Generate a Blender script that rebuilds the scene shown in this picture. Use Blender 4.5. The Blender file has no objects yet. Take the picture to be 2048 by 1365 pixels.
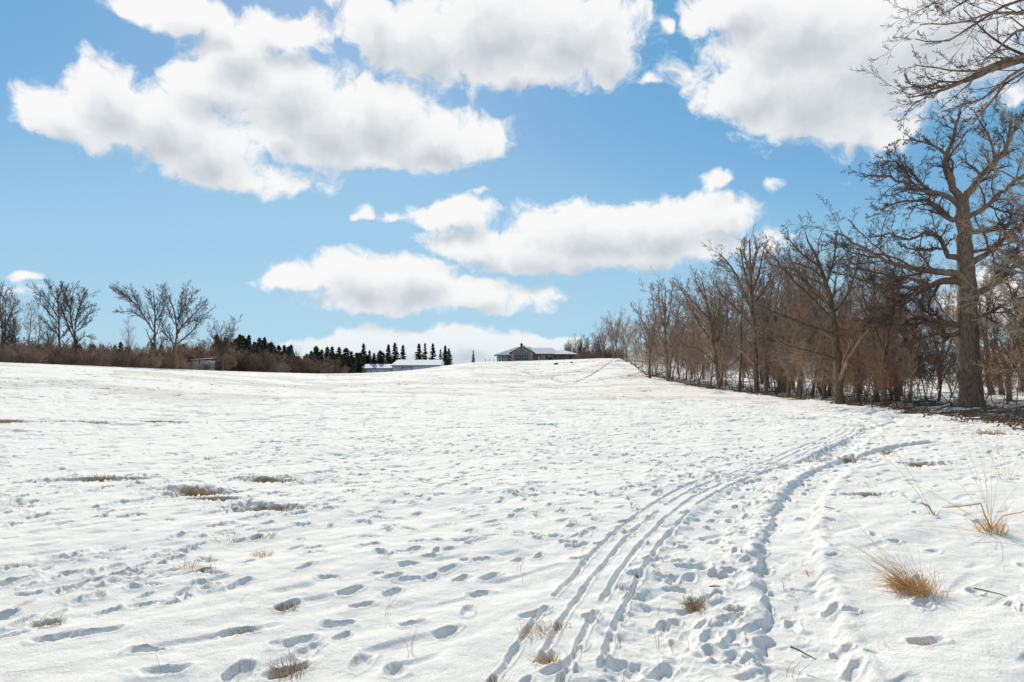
import bpy, math, random
import numpy as np
from mathutils import Vector, Matrix
R = math.radians
scene = bpy.context.scene
C = scene.collection

# ------------------------------------------------------------------ camera
FPX, CX, HZ, EYE = 1365.0, 1024.0, 750.0, 1.6      # focal length and horizon in photo pixels
cam = bpy.data.cameras.new('camera'); camo = bpy.data.objects.new('camera', cam); C.objects.link(camo)
camo.location = (0, 0, EYE); camo.rotation_euler = (R(90), 0, 0)
cam.sensor_width = 36; cam.lens = 36*FPX/2048; cam.shift_y = (HZ-682.5)/2048
cam.clip_start = 0.05; cam.clip_end = 12000
scene.camera = camo

# ------------------------------------------------------------------ light
SUN_AZ, SUN_EL = -14.0, 34.0
S = Vector((math.sin(R(SUN_AZ))*math.cos(R(SUN_EL)), math.cos(R(SUN_AZ))*math.cos(R(SUN_EL)), math.sin(R(SUN_EL))))
sl = bpy.data.lights.new('sun', 'SUN'); sl.energy = 4.75; sl.angle = R(0.5); sl.color = (1.0, 0.895, 0.715)
so = bpy.data.objects.new('sun', sl); C.objects.link(so); so.rotation_euler = S.to_track_quat('Z', 'Y').to_euler()
so.location = (0, 0, 60)
scene.view_settings.view_transform = 'Standard'; scene.view_settings.look = 'None'
scene.view_settings.exposure = 0.0; scene.view_settings.gamma = 1.0; scene.view_settings.use_curve_mapping = False
scene.render.engine = 'CYCLES'
scene.cycles.max_bounces = 8; scene.cycles.diffuse_bounces = 3; scene.cycles.transparent_max_bounces = 8

def px2ae(px, py):
    a = math.atan((px-CX)/FPX)
    return a, math.atan((HZ-py)/FPX*math.cos(a))

CLOUDS = [
 (110,215,80,52),(215,185,105,72),(320,235,115,75),(400,295,100,66),(440,340,85,40),(250,250,110,40),
 (565,350,80,21),(500,364,50,14),
 (565,60,88,46),(470,95,75,66),(425,165,75,55),(560,190,110,85),(640,235,125,80),(760,225,108,72),(860,270,120,56),
 (962,272,55,42),(700,285,170,42),(560,275,66,30),(800,318,110,20),
 (300,8,85,26),(380,18,75,32),(425,52,38,16),
 (690,0,50,12),(755,50,62,64),(850,75,110,74),(980,60,165,105),(1130,60,148,105),(1215,92,66,66),(1040,145,130,36),(676,58,18,18),
 (1480,10,110,60),(1600,60,180,100),(1375,140,42,36),(1500,165,120,62),(1620,180,155,95),(1740,120,170,155),(1700,250,85,45),
 (1880,60,160,150),(1790,268,58,30),
 (900,430,82,28),(1100,415,48,16),(1180,455,160,50),(1330,442,135,44),(1430,437,66,34),(950,490,100,32),(1100,500,195,40),
 (1300,492,165,42),(1080,526,120,20),(1530,495,56,18),
 (610,560,85,25),(720,560,105,44),(820,560,86,40),(780,602,150,24),(930,592,95,32),(1060,597,62,21),(980,616,100,12),
 (600,675,38,12),(700,690,100,22),(800,684,130,28),(930,682,115,26),(1050,692,120,26),(1150,682,56,14),(960,735,420,26),
 (1985,600,80,55),(2010,190,46,22),
 (1425,362,42,19),(1452,378,24,10),(1550,380,18,12),(720,430,12,12),(1300,163,20,11),(1330,45,8,16),
 (40,545,28,9),(45,575,38,12),(955,392,16,7),(780,430,26,10)]

def nn(nt, typ, **kw):
    n = nt.nodes.new(typ)
    for k, v in kw.items(): setattr(n, k, v)
    return n

def make_world():
    w = bpy.data.worlds.new('World'); scene.world = w; w.use_nodes = True
    # group: cloud field at a direction given as (azimuth, elevation)
    g = bpy.data.node_groups.new('cloud_field', 'ShaderNodeTree')
    g.interface.new_socket('P', in_out='INPUT', socket_type='NodeSocketVector')
    g.interface.new_socket('F', in_out='OUTPUT', socket_type='NodeSocketFloat'); g.interface.new_socket('S', in_out='OUTPUT', socket_type='NodeSocketFloat')
    gi = nn(g, 'NodeGroupInput'); go = nn(g, 'NodeGroupOutput'); L = g.links.new
    n1 = nn(g, 'ShaderNodeTexNoise', noise_dimensions='3D'); n1.inputs['Scale'].default_value = 9; n1.inputs['Detail'].default_value = 3; n1.inputs['Roughness'].default_value = .62
    L(gi.outputs[0], n1.inputs['Vector'])
    s1 = nn(g, 'ShaderNodeVectorMath', operation='SUBTRACT'); s1.inputs[1].default_value = (.5, .5, .5); L(n1.outputs['Color'], s1.inputs[0])
    m1 = nn(g, 'ShaderNodeVectorMath', operation='MULTIPLY_ADD'); m1.inputs[1].default_value = (.085, .07, 0)
    L(s1.outputs[0], m1.inputs[0]); L(gi.outputs[0], m1.inputs[2])
    # every cloud is a cluster of ellipses (in azimuth and elevation); three ellipses per vector operation
    sx = nn(g, 'ShaderNodeSeparateXYZ'); L(m1.outputs[0], sx.inputs[0])
    vx = nn(g, 'ShaderNodeCombineXYZ'); vy = nn(g, 'ShaderNodeCombineXYZ')
    for k in range(3): L(sx.outputs[0], vx.inputs[k]); L(sx.outputs[1], vy.inputs[k])
    E = []
    for (px, py, rx, ry) in CLOUDS:
        a, e = px2ae(px, py); ia = 1/(rx/FPX*math.cos(a)**2); ie = 1/(ry/FPX*math.cos(a)*math.cos(e)**2)
        small = 1 if rx*ry < 1700 else 0; k = 1/1.6 if small else 1/1.13
        E.append((ia*k, -a*ia*k, ie*k, -e*ie*k, .58 if small else 0))
    while len(E) % 3: E.append(E[-1])
    prev = None
    for i in range(0, len(E), 3):
        t = E[i:i+3]
        qx = nn(g, 'ShaderNodeVectorMath', operation='MULTIPLY_ADD'); qx.inputs[1].default_value = [q[0] for q in t]; qx.inputs[2].default_value = [q[1] for q in t]; L(vx.outputs[0], qx.inputs[0])
        qy = nn(g, 'ShaderNodeVectorMath', operation='MULTIPLY_ADD'); qy.inputs[1].default_value = [q[2] for q in t]; qy.inputs[2].default_value = [q[3] for q in t]; L(vy.outputs[0], qy.inputs[0])
        y2 = nn(g, 'ShaderNodeVectorMath', operation='MULTIPLY_ADD'); L(qy.outputs[0], y2.inputs[0]); L(qy.outputs[0], y2.inputs[1]); y2.inputs[2].default_value = [q[4] for q in t]
        d2 = nn(g, 'ShaderNodeVectorMath', operation='MULTIPLY_ADD'); L(qx.outputs[0], d2.inputs[0]); L(qx.outputs[0], d2.inputs[1]); L(y2.outputs[0], d2.inputs[2])
        if prev is None: prev = d2.outputs[0]
        else:
            mn = nn(g, 'ShaderNodeVectorMath', operation='MINIMUM'); L(prev, mn.inputs[0]); L(d2.outputs[0], mn.inputs[1]); prev = mn.outputs[0]
    s3 = nn(g, 'ShaderNodeSeparateXYZ'); L(prev, s3.inputs[0]); outs = []
    for k in range(3):
        sq = nn(g, 'ShaderNodeMath', operation='SQRT'); L(s3.outputs[k], sq.inputs[0]); outs.append(sq.outputs[0])
    prev = outs[0]
    for k in (1, 2):
        mn = nn(g, 'ShaderNodeMath', operation='SMOOTH_MIN'); mn.inputs[2].default_value = .35; L(prev, mn.inputs[0]); L(outs[k], mn.inputs[1]); prev = mn.outputs[0]
    inv = nn(g, 'ShaderNodeMath', operation='SUBTRACT'); inv.inputs[0].default_value = 1.0; L(prev, inv.inputs[1])
    # other clouds away from the view, same look
    n3 = nn(g, 'ShaderNodeTexNoise', noise_dimensions='3D'); n3.inputs['Scale'].default_value = 2.6; n3.inputs['Detail'].default_value = 1
    L(gi.outputs[0], n3.inputs['Vector'])
    sp = nn(g, 'ShaderNodeSeparateXYZ'); L(gi.outputs[0], sp.inputs[0])
    ab = nn(g, 'ShaderNodeMath', operation='ABSOLUTE'); L(sp.outputs[0], ab.inputs[0])
    mr = nn(g, 'ShaderNodeMapRange'); mr.inputs[1].default_value = .72; mr.inputs[2].default_value = 1.0; mr.inputs[3].default_value = -2.0; mr.inputs[4].default_value = -.54
    L(ab.outputs[0], mr.inputs[0])
    ad = nn(g, 'ShaderNodeMath', operation='ADD'); L(n3.outputs['Fac'], ad.inputs[0]); L(mr.outputs[0], ad.inputs[1])
    ml = nn(g, 'ShaderNodeMath', operation='MULTIPLY'); ml.inputs[1].default_value = 4; L(ad.outputs[0], ml.inputs[0])
    mx = nn(g, 'ShaderNodeMath', operation='MAXIMUM'); L(ml.outputs[0], mx.inputs[0]); L(inv.outputs[0], mx.inputs[1])
    mx2 = nn(g, 'ShaderNodeMath', operation='MAXIMUM'); mx2.inputs[1].default_value = -1.5; L(mx.outputs[0], mx2.inputs[0])
    # billowy detail
    n2 = nn(g, 'ShaderNodeTexNoise', noise_dimensions='3D'); n2.inputs['Scale'].default_value = 26; n2.inputs['Detail'].default_value = 6; n2.inputs['Roughness'].default_value = .64
    L(m1.outputs[0], n2.inputs['Vector'])
    ma = nn(g, 'ShaderNodeMath', operation='MULTIPLY_ADD'); ma.inputs[1].default_value = 1.5; L(n2.outputs['Fac'], ma.inputs[0])
    sb = nn(g, 'ShaderNodeMath', operation='SUBTRACT'); sb.inputs[1].default_value = .70; L(mx2.outputs[0], sb.inputs[0]); L(sb.outputs[0], ma.inputs[2])
    L(ma.outputs[0], go.inputs[0])
    m4 = nn(g, 'ShaderNodeMath', operation='MULTIPLY_ADD'); m4.inputs[1].default_value = .8; L(n2.outputs['Fac'], m4.inputs[0])
    s4 = nn(g, 'ShaderNodeMath', operation='SUBTRACT'); s4.inputs[1].default_value = .40; L(mx2.outputs[0], s4.inputs[0]); L(s4.outputs[0], m4.inputs[2]); L(m4.outputs[0], go.inputs[1])

    nt = w.node_tree; nt.nodes.clear(); L = nt.links.new
    tc = nn(nt, 'ShaderNodeTexCoord'); sep = nn(nt, 'ShaderNodeSeparateXYZ'); L(tc.outputs['Generated'], sep.inputs[0])
    az = nn(nt, 'ShaderNodeMath', operation='ARCTAN2'); L(sep.outputs[0], az.inputs[0]); L(sep.outputs[1], az.inputs[1])
    el = nn(nt, 'ShaderNodeMath', operation='ARCSINE'); L(sep.outputs[2], el.inputs[0])
    p = nn(nt, 'ShaderNodeCombineXYZ'); L(az.outputs[0], p.inputs[0]); L(el.outputs[0], p.inputs[1])
    F1 = nn(nt, 'ShaderNodeGroup'); F1.node_tree = g; L(p.outputs[0], F1.inputs[0])
    off = nn(nt, 'ShaderNodeVectorMath', operation='ADD'); off.inputs[1].default_value = (-.008, .03, 0); L(p.outputs[0], off.inputs[0])  # sampled higher and sunward, so the clouds' self-shadow is painted in as grey
    F2 = nn(nt, 'ShaderNodeGroup'); F2.node_tree = g; L(off.outputs[0], F2.inputs[0])
    al = nn(nt, 'ShaderNodeMapRange', interpolation_type='SMOOTHSTEP'); al.inputs[1].default_value = -.14; al.inputs[2].default_value = .32; L(F1.outputs[0], al.inputs[0])
    sh = nn(nt, 'ShaderNodeMapRange', interpolation_type='SMOOTHSTEP'); sh.inputs[1].default_value = -.05; sh.inputs[2].default_value = 1.15; L(F2.outputs[1], sh.inputs[0])
    cr = nn(nt, 'ShaderNodeMix', data_type='RGBA')
    cr.inputs[6].default_value = (7.9, 7.9, 7.9, 1); cr.inputs[7].default_value = (4.7, 5.15, 5.6, 1)
    L(sh.outputs[0], cr.inputs[0])
    sky = nn(nt, 'ShaderNodeTexSky', sky_type='NISHITA'); sky.sun_disc = False
    sky.sun_elevation = R(SUN_EL); sky.sun_rotation = R(SUN_AZ); sky.altitude = 250; sky.air_density = 1.0; sky.dust_density = .15; sky.ozone_density = 2.2
    # the picture's sky is graded: the bright band near the horizon held back to pale blue
    dv = nn(nt, 'ShaderNodeVectorMath', operation='SCALE'); dv.inputs[3].default_value = 1/14; L(sky.outputs[0], dv.inputs[0])
    cv = nn(nt, 'ShaderNodeRGBCurve'); L(dv.outputs[0], cv.inputs['Color'])
    for ci, pts in enumerate(([(2, 1.1), (2.8, 1.65), (4, 2.65), (6, 3.25), (9, 3.65), (14, 3.9)], [(3.1, 3.0), (4.4, 3.65), (6.1, 4.8), (8.2, 5.25), (10.4, 5.6), (14, 5.8)],
                              [(5.4, 5.2), (6.5, 5.7), (7.5, 6.2), (8.8, 6.7), (10, 6.9), (14, 7.2)])):
        c = cv.mapping.curves[ci]; c.points[0].location = (0, 0); c.points[1].location = (pts[-1][0]/14, pts[-1][1]/14)
        for (a_, b_) in pts[:-1]: c.points.new(a_/14, b_/14)
    cv.mapping.update()
    hs = nn(nt, 'ShaderNodeVectorMath', operation='SCALE'); hs.inputs[3].default_value = 14; L(cv.outputs[0], hs.inputs[0])
    lo = nn(nt, 'ShaderNodeMapRange', interpolation_type='SMOOTHSTEP'); lo.inputs[1].default_value = -.02; lo.inputs[2].default_value = .13; lo.inputs[3].default_value = .62; lo.inputs[4].default_value = 1; L(el.outputs[0], lo.inputs[0])
    am = nn(nt, 'ShaderNodeMath', operation='MULTIPLY'); L(al.outputs[0], am.inputs[0]); L(lo.outputs[0], am.inputs[1])
    mix = nn(nt, 'ShaderNodeMix', data_type='RGBA'); L(am.outputs[0], mix.inputs[0]); L(hs.outputs[0], mix.inputs[6]); L(cr.outputs[2], mix.inputs[7])
    bg = nn(nt, 'ShaderNodeBackground'); bg.inputs[1].default_value = .12; L(mix.outputs[2], bg.inputs[0])
    out = nn(nt, 'ShaderNodeOutputWorld'); L(bg.outputs[0], out.inputs[0])
    w.cycles.sampling_method = 'MANUAL'; w.cycles.sample_map_resolution = 512
make_world()

# ------------------------------------------------------------------ tags, links
def tag(o, label=None, cat=None, group=None, kind=None):
    if label: o['label'] = label
    if cat: o['category'] = cat
    if group: o['group'] = group
    if kind: o['kind'] = kind
    return o
def thing(name, label, cat, loc=(0,0,0), rz=0, group=None, s=1):
    o = bpy.data.objects.new(name, None); o.empty_display_size = .2; C.objects.link(o)
    o.location = loc; o.rotation_euler = (0, 0, rz); o.scale = (s, s, s) if not isinstance(s, tuple) else s
    return tag(o, label, cat, group)
def link(name, me, parent=None, label=None):
    o = bpy.data.objects.new(name, me); C.objects.link(o)
    if parent: o.parent = parent
    if label: o['label'] = label
    return o
def copy_thing(src, name, label, cat, loc, rz, group, s):
    """another instance of a thing: its root and a copy of each part"""
    r = src.copy(); C.objects.link(r); r.name = name
    r.location = loc; r.rotation_euler = (0, 0, rz); r.scale = (s, s, s) if not isinstance(s, tuple) else s
    for k in ('label', 'category', 'group'):
        if k in r: del r[k]
    tag(r, label, cat, group)
    for ch in src.children:
        c = ch.copy(); C.objects.link(c); c.parent = r
    return r

# ------------------------------------------------------------------ materials
def mat(name, col, rough=.8, col2=None, scale=5, stretch=(1,1,1), bump=0, bdist=.02, detail=4, spec=.3, contrast=(.35,.65), coord='Object', rand=0):
    m = bpy.data.materials.new(name); m.use_nodes = True; nt = m.node_tree; L = nt.links.new
    b = nt.nodes['Principled BSDF']; b.inputs['Roughness'].default_value = rough; b.inputs['Specular IOR Level'].default_value = spec
    b.inputs['Base Color'].default_value = (*col, 1)
    if col2 or bump:
        tc = nn(nt, 'ShaderNodeTexCoord'); mp = nn(nt, 'ShaderNodeMapping'); mp.inputs['Scale'].default_value = stretch
        L(tc.outputs[coord], mp.inputs[0])
        no = nn(nt, 'ShaderNodeTexNoise'); no.inputs['Scale'].default_value = scale; no.inputs['Detail'].default_value = detail; L(mp.outputs[0], no.inputs['Vector'])
        if col2:
            mr = nn(nt, 'ShaderNodeMapRange'); mr.inputs[1].default_value = contrast[0]; mr.inputs[2].default_value = contrast[1]; L(no.outputs['Fac'], mr.inputs[0])
            mx = nn(nt, 'ShaderNodeMix', data_type='RGBA'); mx.inputs[6].default_value = (*col, 1); mx.inputs[7].default_value = (*col2, 1)
            L(mr.outputs[0], mx.inputs[0])
            outc = mx.outputs[2]
            if rand:
                oi = nn(nt, 'ShaderNodeObjectInfo'); hv = nn(nt, 'ShaderNodeHueSaturation')
                r2 = nn(nt, 'ShaderNodeMapRange'); r2.inputs[3].default_value = 1-rand; r2.inputs[4].default_value = 1+rand
                L(oi.outputs['Random'], r2.inputs[0]); L(r2.outputs[0], hv.inputs['Value']); L(outc, hv.inputs['Color']); outc = hv.outputs[0]
            L(outc, b.inputs['Base Color'])
        if bump:
            bp = nn(nt, 'ShaderNodeBump'); bp.inputs['Strength'].default_value = bump; bp.inputs['Distance'].default_value = bdist
            L(no.outputs['Fac'], bp.inputs['Height']); L(bp.outputs[0], b.inputs['Normal'])
    return m

M = {}
M['oak_bark'] = mat('oak_bark', (.12,.082,.058), .95, (.27,.20,.15), 6, (3,3,.6), .9, .06)
M['bark'] = mat('grey_brown_bark', (.11,.08,.058), .95, (.25,.19,.14), 5, (3,3,.7), .6, .03, rand=.3)
M['twig'] = mat('twig_bark', (.20,.14,.098), .85, (.36,.26,.19), 3, rand=.3)
M['dark_twig'] = mat('dark_twig_bark', (.085,.058,.043), .9, (.17,.12,.088), 3)
M['red_twig'] = mat('reddish_young_twig', (.085,.05,.045), .8, (.14,.085,.07), 3)
M['brush'] = mat('brown_brush', (.27,.18,.13), .9, (.46,.335,.25), 2, rand=.3)
M['pale_twig'] = mat('pale_twig', (.24,.18,.13), .9, (.38,.29,.21), 3)
M['rust_leaf'] = mat('rust_leaf', (.30,.09,.035), .8, (.42,.17,.07), 4)
M['needles'] = mat('spruce_needles', (.030,.046,.028), .9, (.07,.095,.052), 2, rand=.3)
M['dead_needles'] = mat('browned_needles', (.07,.05,.032), .9, (.11,.075,.05), 2, rand=.2)
M['straw'] = mat('dry_straw', (.62,.33,.12), .7, (.80,.54,.28), 8)
M['pale_straw'] = mat('pale_dry_straw', (.46,.35,.22), .8, (.62,.50,.34), 8)
M['brown_straw'] = mat('brown_dry_straw', (.24,.16,.09), .85, (.50,.37,.21), 12)
M['litter'] = mat('dead_leaf', (.10,.055,.035), .9, (.24,.14,.08), 6)

# ------------------------------------------------------------------ noise in numpy
def _hash(ix, iy, seed):
    h = (ix.astype(np.int64)*374761393 + iy.astype(np.int64)*668265263 + seed*1442695041) & 0xFFFFFFFF
    h = ((h ^ (h >> 13))*1274126177) & 0xFFFFFFFF
    return ((h ^ (h >> 16)) & 0xFFFF)/65535.0
def vnoise(x, y, seed=0):
    ix = np.floor(x); iy = np.floor(y); fx = x-ix; fy = y-iy
    fx = fx*fx*fx*(fx*(fx*6-15)+10); fy = fy*fy*fy*(fy*(fy*6-15)+10)
    ix = ix.astype(np.int64); iy = iy.astype(np.int64)
    a = _hash(ix, iy, seed); b = _hash(ix+1, iy, seed); c = _hash(ix, iy+1, seed); d = _hash(ix+1, iy+1, seed)
    return (a*(1-fx)+b*fx)*(1-fy)+(c*(1-fx)+d*fx)*fy
def fbm(x, y, seed=0, oct=4):
    s = 0; a = .5; t = 0
    for i in range(oct):
        s = s + a*vnoise(x, y, seed+i*17); t += a; a *= .5; x = x*2.03+3.7; y = y*2.03+1.3
    return s/t
def sstep(a, b, x):
    t = np.clip((x-a)/(b-a), 0, 1); return t*t*(3-2*t)

# ------------------------------------------------------------------ terrain
PXK  = np.array([-900, 0,  200, 400, 640, 720, 800, 860, 900, 940, 1060, 1150, 1230, 1290, 1400, 1600, 2100, 3200])
CRY  = np.array([722, 725, 733, 741, 748, 747, 743, 737, 730, 725, 722, 719, 716, 722, 738, 744, 744, 744])
DC   = np.array([ 80, 85,   95, 110, 140, 150, 160, 178, 190, 200, 225, 225, 215, 215, 200, 170, 150, 150.])
Y0   = np.array([ 14, 14,   18,  25,  40,  45,  50,  55,  60,  65,  75,  72,  66,  60,  55,  45,  40, 40.])
DROP = np.array([1.0, 1.0, 1.0, 1.2, 1.6, 2.0, 2.2, 2.2, 1.6, .6,   .1,   0,   0,   0,   0,   0,   0,   0])
_tab_px = np.linspace(-900, 3200, 500)
def _prof(t): # rises from 0 to 1, slope kept a little at the top
    t = np.clip(t, 0, 1); return .75*t*t*(3-2*t)+.25*t
def _calibrate():
    out = []
    for px in _tab_px:
        cry = np.interp(px, PXK, CRY); dc = np.interp(px, PXK, DC); y0 = np.interp(px, PXK, Y0)
        Y = np.linspace(y0+1, dc, 300); s = _prof((Y-y0)/(dc-y0)); e = (HZ-cry)/FPX
        out.append(np.min((e*Y+EYE)/np.maximum(s, 1e-4)))
    k = np.ones(9)/9; o = np.array(out); op = np.pad(o, 4, mode='edge'); return np.convolve(op, k, 'valid')
_tab_A = _calibrate()
def terrain(x, y):
    """large-scale height of the ground, world metres"""
    x = np.asarray(x, float); y = np.asarray(y, float)
    th = np.arctan2(x, y); thc = np.clip(th, -R(52), R(52)); r = np.hypot(x, y)
    px = CX+FPX*np.tan(thc); Y = r*np.cos(thc)
    A = np.interp(px, _tab_px, _tab_A); dc = np.interp(px, PXK, DC); y0 = np.interp(px, PXK, Y0); dr = np.interp(px, PXK, DROP)
    h = A*_prof((Y-y0)/(dc-y0)) - dr*sstep(0, 45, Y-dc)
    back = sstep(R(150), R(70), np.abs(th))
    return h*back
def gz(x, y): return float(terrain(x, y))
def at(px, py, Y):                       # world point seen at a photo pixel, at distance Y
    return Vector(((px-CX)/FPX*Y, Y, EYE-(py-HZ)/FPX*Y))
def ground_at(px, Y):                    # point on the ground in the direction of px at distance Y
    x = (px-CX)/FPX*Y; return Vector((x, Y, gz(x, Y)))
def on_ground(px, py):                   # where the ray through a pixel meets the ground
    Ys = np.exp(np.linspace(math.log(2.5), math.log(400), 1500)); xs = (px-CX)/FPX*Ys
    z = EYE-(py-HZ)/FPX*Ys; d = z-terrain(xs, Ys)
    i = int(np.argmax(d < 0)) if (d < 0).any() else len(Ys)-1
    return Vector((xs[i], Ys[i], float(terrain(xs[i], Ys[i]))))

def build_ground():
    rng = np.random.default_rng(5); pr = random.Random(8)
    dn = np.arange(-43, 43.001, .072)
    co = np.concatenate([np.linspace(-180, -44, 70)[:-1], np.arange(-44, -43, .25), dn, np.arange(43.25, 44.1, .25), np.linspace(44, 180, 70)[1:-1]])
    th = np.radians(np.sort(co)); nt_ = len(th)
    lr = np.concatenate([np.arange(math.log(.6), math.log(2.6), .03), np.arange(math.log(2.6), math.log(45), .0036), np.arange(math.log(45), math.log(260), .0045), np.arange(math.log(260), math.log(6000), .08)])
    r = np.exp(lr); nr = len(r)
    X = r[:, None]*np.sin(th)[None]; Y = r[:, None]*np.cos(th)[None]
    H = np.zeros((nr, nt_)); bare = np.zeros((nr, nt_)); pack = np.zeros((nr, nt_))
    base = terrain(X, Y)
    RR = np.repeat(r[:, None], nt_, 1)
    fade = np.exp(-RR/160)
    # wind-laid undulation: long soft ridges running obliquely
    ca, sa = math.cos(R(38)), math.sin(R(38))
    U = X*ca+Y*sa; V = -X*sa+Y*ca
    H += (fbm(U*.35, V*.9, 1, 3)-.5)*.11*fade
    H += (fbm(U*.9+2*vnoise(X*.5, Y*.5, 77), V*2.4, 2, 3)-.5)*.05*fade
    H += (fbm(X*4, Y*4, 3, 3)-.5)*.009*fade
    n5 = vnoise(U*2.1, V*6.5, 9); H -= .02*sstep(.78, .96, n5)*fade
    # small melt pits all over the field, more in the middle distance
    pn = vnoise(X*2.2+.7*vnoise(X*6, Y*6, 15), Y*2.2, 21); mid = sstep(7, 20, RR)
    cl = .5+.5*sstep(.35, .6, fbm(X*.16, Y*.16, 31, 2))
    H -= (.055*sstep(.76, .92, pn)*mid*cl)*np.exp(-RR/220)
    pn2 = vnoise(X*1.1, Y*1.1, 41); H -= .10*sstep(.76, .93, pn2)*sstep(18, 40, RR)*cl
    pn4 = vnoise(X*5.2, Y*5.2, 43); H -= .02*sstep(.8, .95, pn4)*sstep(8, 18, RR)*cl
    pn5 = vnoise(X*1.7+3*vnoise(X*.9, Y*.9, 58), Y*1.7, 57); H -= .085*sstep(.68, .88, pn5)*sstep(14, 28, RR)*(RR < 260)*cl; bare = np.maximum(bare, .74*sstep(.80, .92, pn5)*sstep(22, 50, RR)*(RR < 260))  # pit floors also darkened: grazing shade of the field speckle put into the colour
    pn3 = vnoise(X*.55, Y*.8, 51); bare = np.maximum(bare, .55*sstep(.86, .97, pn3)*sstep(22, 45, RR))  # dark streaks painted in as more of that shade speckle
    bare = np.maximum(bare, (.26+.22*sstep(.4, .65, fbm(X*.22, Y*.22, 83, 3)))*sstep(16, 45, RR)*(RR < 300))   # stubble tips through thin snow
    # wood floor on the right: snow broken by litter
    THD = np.degrees(np.arctan2(X, Y)); PX = CX+FPX*np.tan(np.clip(np.arctan2(X, Y), -1.2, 1.2))
    ye = np.interp(PX, WPX, WY); inw = sstep(-1.5, 3.5, Y-ye)*(PX > 1225)*(Y > 5)
    lit = fbm(X*1.3, Y*1.3, 61, 4)
    bare = np.maximum(bare, inw*sstep(.60, .70, lit)*.8)
    H += inw*(fbm(X*.8, Y*.8, 71, 3)-.5)*.25
    inl = (PX < 730)*sstep(-4, 2, Y-np.interp(PX, LPX, LY))*(Y > 5)
    bare = np.maximum(bare, inl*sstep(.40, .52, lit)*.95)

    def window(x, y, rad):
        d = math.hypot(x, y); a = math.atan2(x, y)
        i0 = np.searchsorted(r, max(d-rad, .61)); i1 = np.searchsorted(r, d+rad)
        da = math.asin(min(rad/d, .9)); j0 = np.searchsorted(th, a-da); j1 = np.searchsorted(th, a+da)
        return slice(i0, i1+1), slice(j0, j1+1)
    def pit(x, y, ang, ln=.28, wd=.13, dep=.07, soft=.35, b=0, rim=.012, wob=.24):
        dep *= .85+1.2*min(1, max(0, (math.hypot(x, y)-7)/8))
        rad = ln*.75+.12; I, J = window(x, y, rad)
        dx = X[I, J]-x; dy = Y[I, J]-y
        if dx.size == 0: return
        u = dx*math.sin(ang)+dy*math.cos(ang); v = dx*math.cos(ang)-dy*math.sin(ang)
        wv = ((vnoise(X[I, J]*13, Y[I, J]*13, 5)-.5)*1.5+(vnoise(X[I, J]*34, Y[I, J]*34, 6)-.5)*.9)*wob
        v = v*(1+.20*np.cos(u/(ln/2)*2.2)*(ln > .15))          # narrower at the instep
        q = np.sqrt((u/(ln/2))**2+(v/(wd/2))**2)+wv+(.10*np.tanh(u/(ln*.25))*np.abs(v)/(wd/2))
        g = 1-sstep(1-soft, 1+soft*.5, q)
        H[I, J] = H[I, J]-dep*g+rim*np.exp(-((q-1.25)/.2)**2)
        if b: bare[I, J] = np.maximum(bare[I, J], b*(1-sstep(.45, .8, q+.25*wv)))
    def groove(pts, wd, dep, b=0, rim=.012, rough=.4, step=.05, flat=.6):
        P = []
        for (x0, y0), (x1, y1) in zip(pts[:-1], pts[1:]):
            n = max(1, int(math.hypot(x1-x0, y1-y0)/step))
            P += [(x0+(x1-x0)*k/n, y0+(y1-y0)*k/n) for k in range(n)]
        P = np.array(P)
        D = None
        x0, x1, y0, y1 = P[:, 0].min()-wd*2, P[:, 0].max()+wd*2, P[:, 1].min()-wd*2, P[:, 1].max()+wd*2
        best = {}
        acc = np.full(H.shape, 9e9)
        for k in range(0, len(P)):
            I, J = window(P[k, 0], P[k, 1], wd*1.6)
            dd = (X[I, J]-P[k, 0])**2+(Y[I, J]-P[k, 1])**2
            a = acc[I, J]; np.minimum(a, dd, out=a); acc[I, J] = a
        msk = acc < 8e9; q = np.sqrt(acc[msk])/(wd/2)
        q = q+(fbm(X[msk]*7, Y[msk]*7, 91, 3)-.5)*rough*2
        g = 1-sstep(flat, 1.15, q)
        H[msk] = H[msk]-dep*g+rim*np.exp(-((q-1.35)/.25)**2)
        if b: bare[msk] = np.maximum(bare[msk], b*(1-sstep(.5, 1.15, q)))
        pack[msk] = np.maximum(pack[msk], g)
    def spl(keys, n=12):     # Catmull-Rom
        K = [keys[0]]+list(keys)+[keys[-1]]; out = []
        for i in range(1, len(K)-2):
            p0, p1, p2, p3 = [np.array(k, float) for k in K[i-1:i+3]]
            for j in range(n):
                t = j/n; out.append(tuple(.5*((2*p1)+(-p0+p2)*t+(2*p0-5*p1+4*p2-p3)*t*t+(-p0+3*p1-3*p2+p3)*t**3)))
        out.append(tuple(keys[-1])); return out
    def offs(pts, d):
        o = []
        for i, p in enumerate(pts):
            a = pts[max(i-1, 0)]; b = pts[min(i+1, len(pts)-1)]; tx, ty = b[0]-a[0], b[1]-a[1]; l = math.hypot(tx, ty)+1e-9
            o.append((p[0]+d*ty/l, p[1]-d*tx/l))
        return o
    # wheel ruts (world metres)
    rutR = spl([(1.2, 2.4), (1.50, 3.2), (1.70, 3.97), (2.02, 4.8), (2.33, 5.75), (2.9, 7.1), (3.66, 8.7), (5.0, 10.9), (6.45, 12.8), (8.2, 14.7), (10.2, 16.3)])
    rutL = spl([(.25, 2.4), (.50, 3.2), (.80, 3.97), (1.10, 4.8), (1.46, 5.75), (2.05, 7.1), (2.87, 8.7), (4.28, 10.9), (5.8, 13.0), (8.2, 16.4), (10.8, 20.5), (12.2, 24.5), (12.6, 29), (11.8, 34), (10, 40), (7, 48), (5, 56)])
    groove(rutR, .46, .055, 0, .016, .30, .04, .78)
    groove(rutL[:110], .52, .032, 0, .008, .5, .05, .6)
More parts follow.
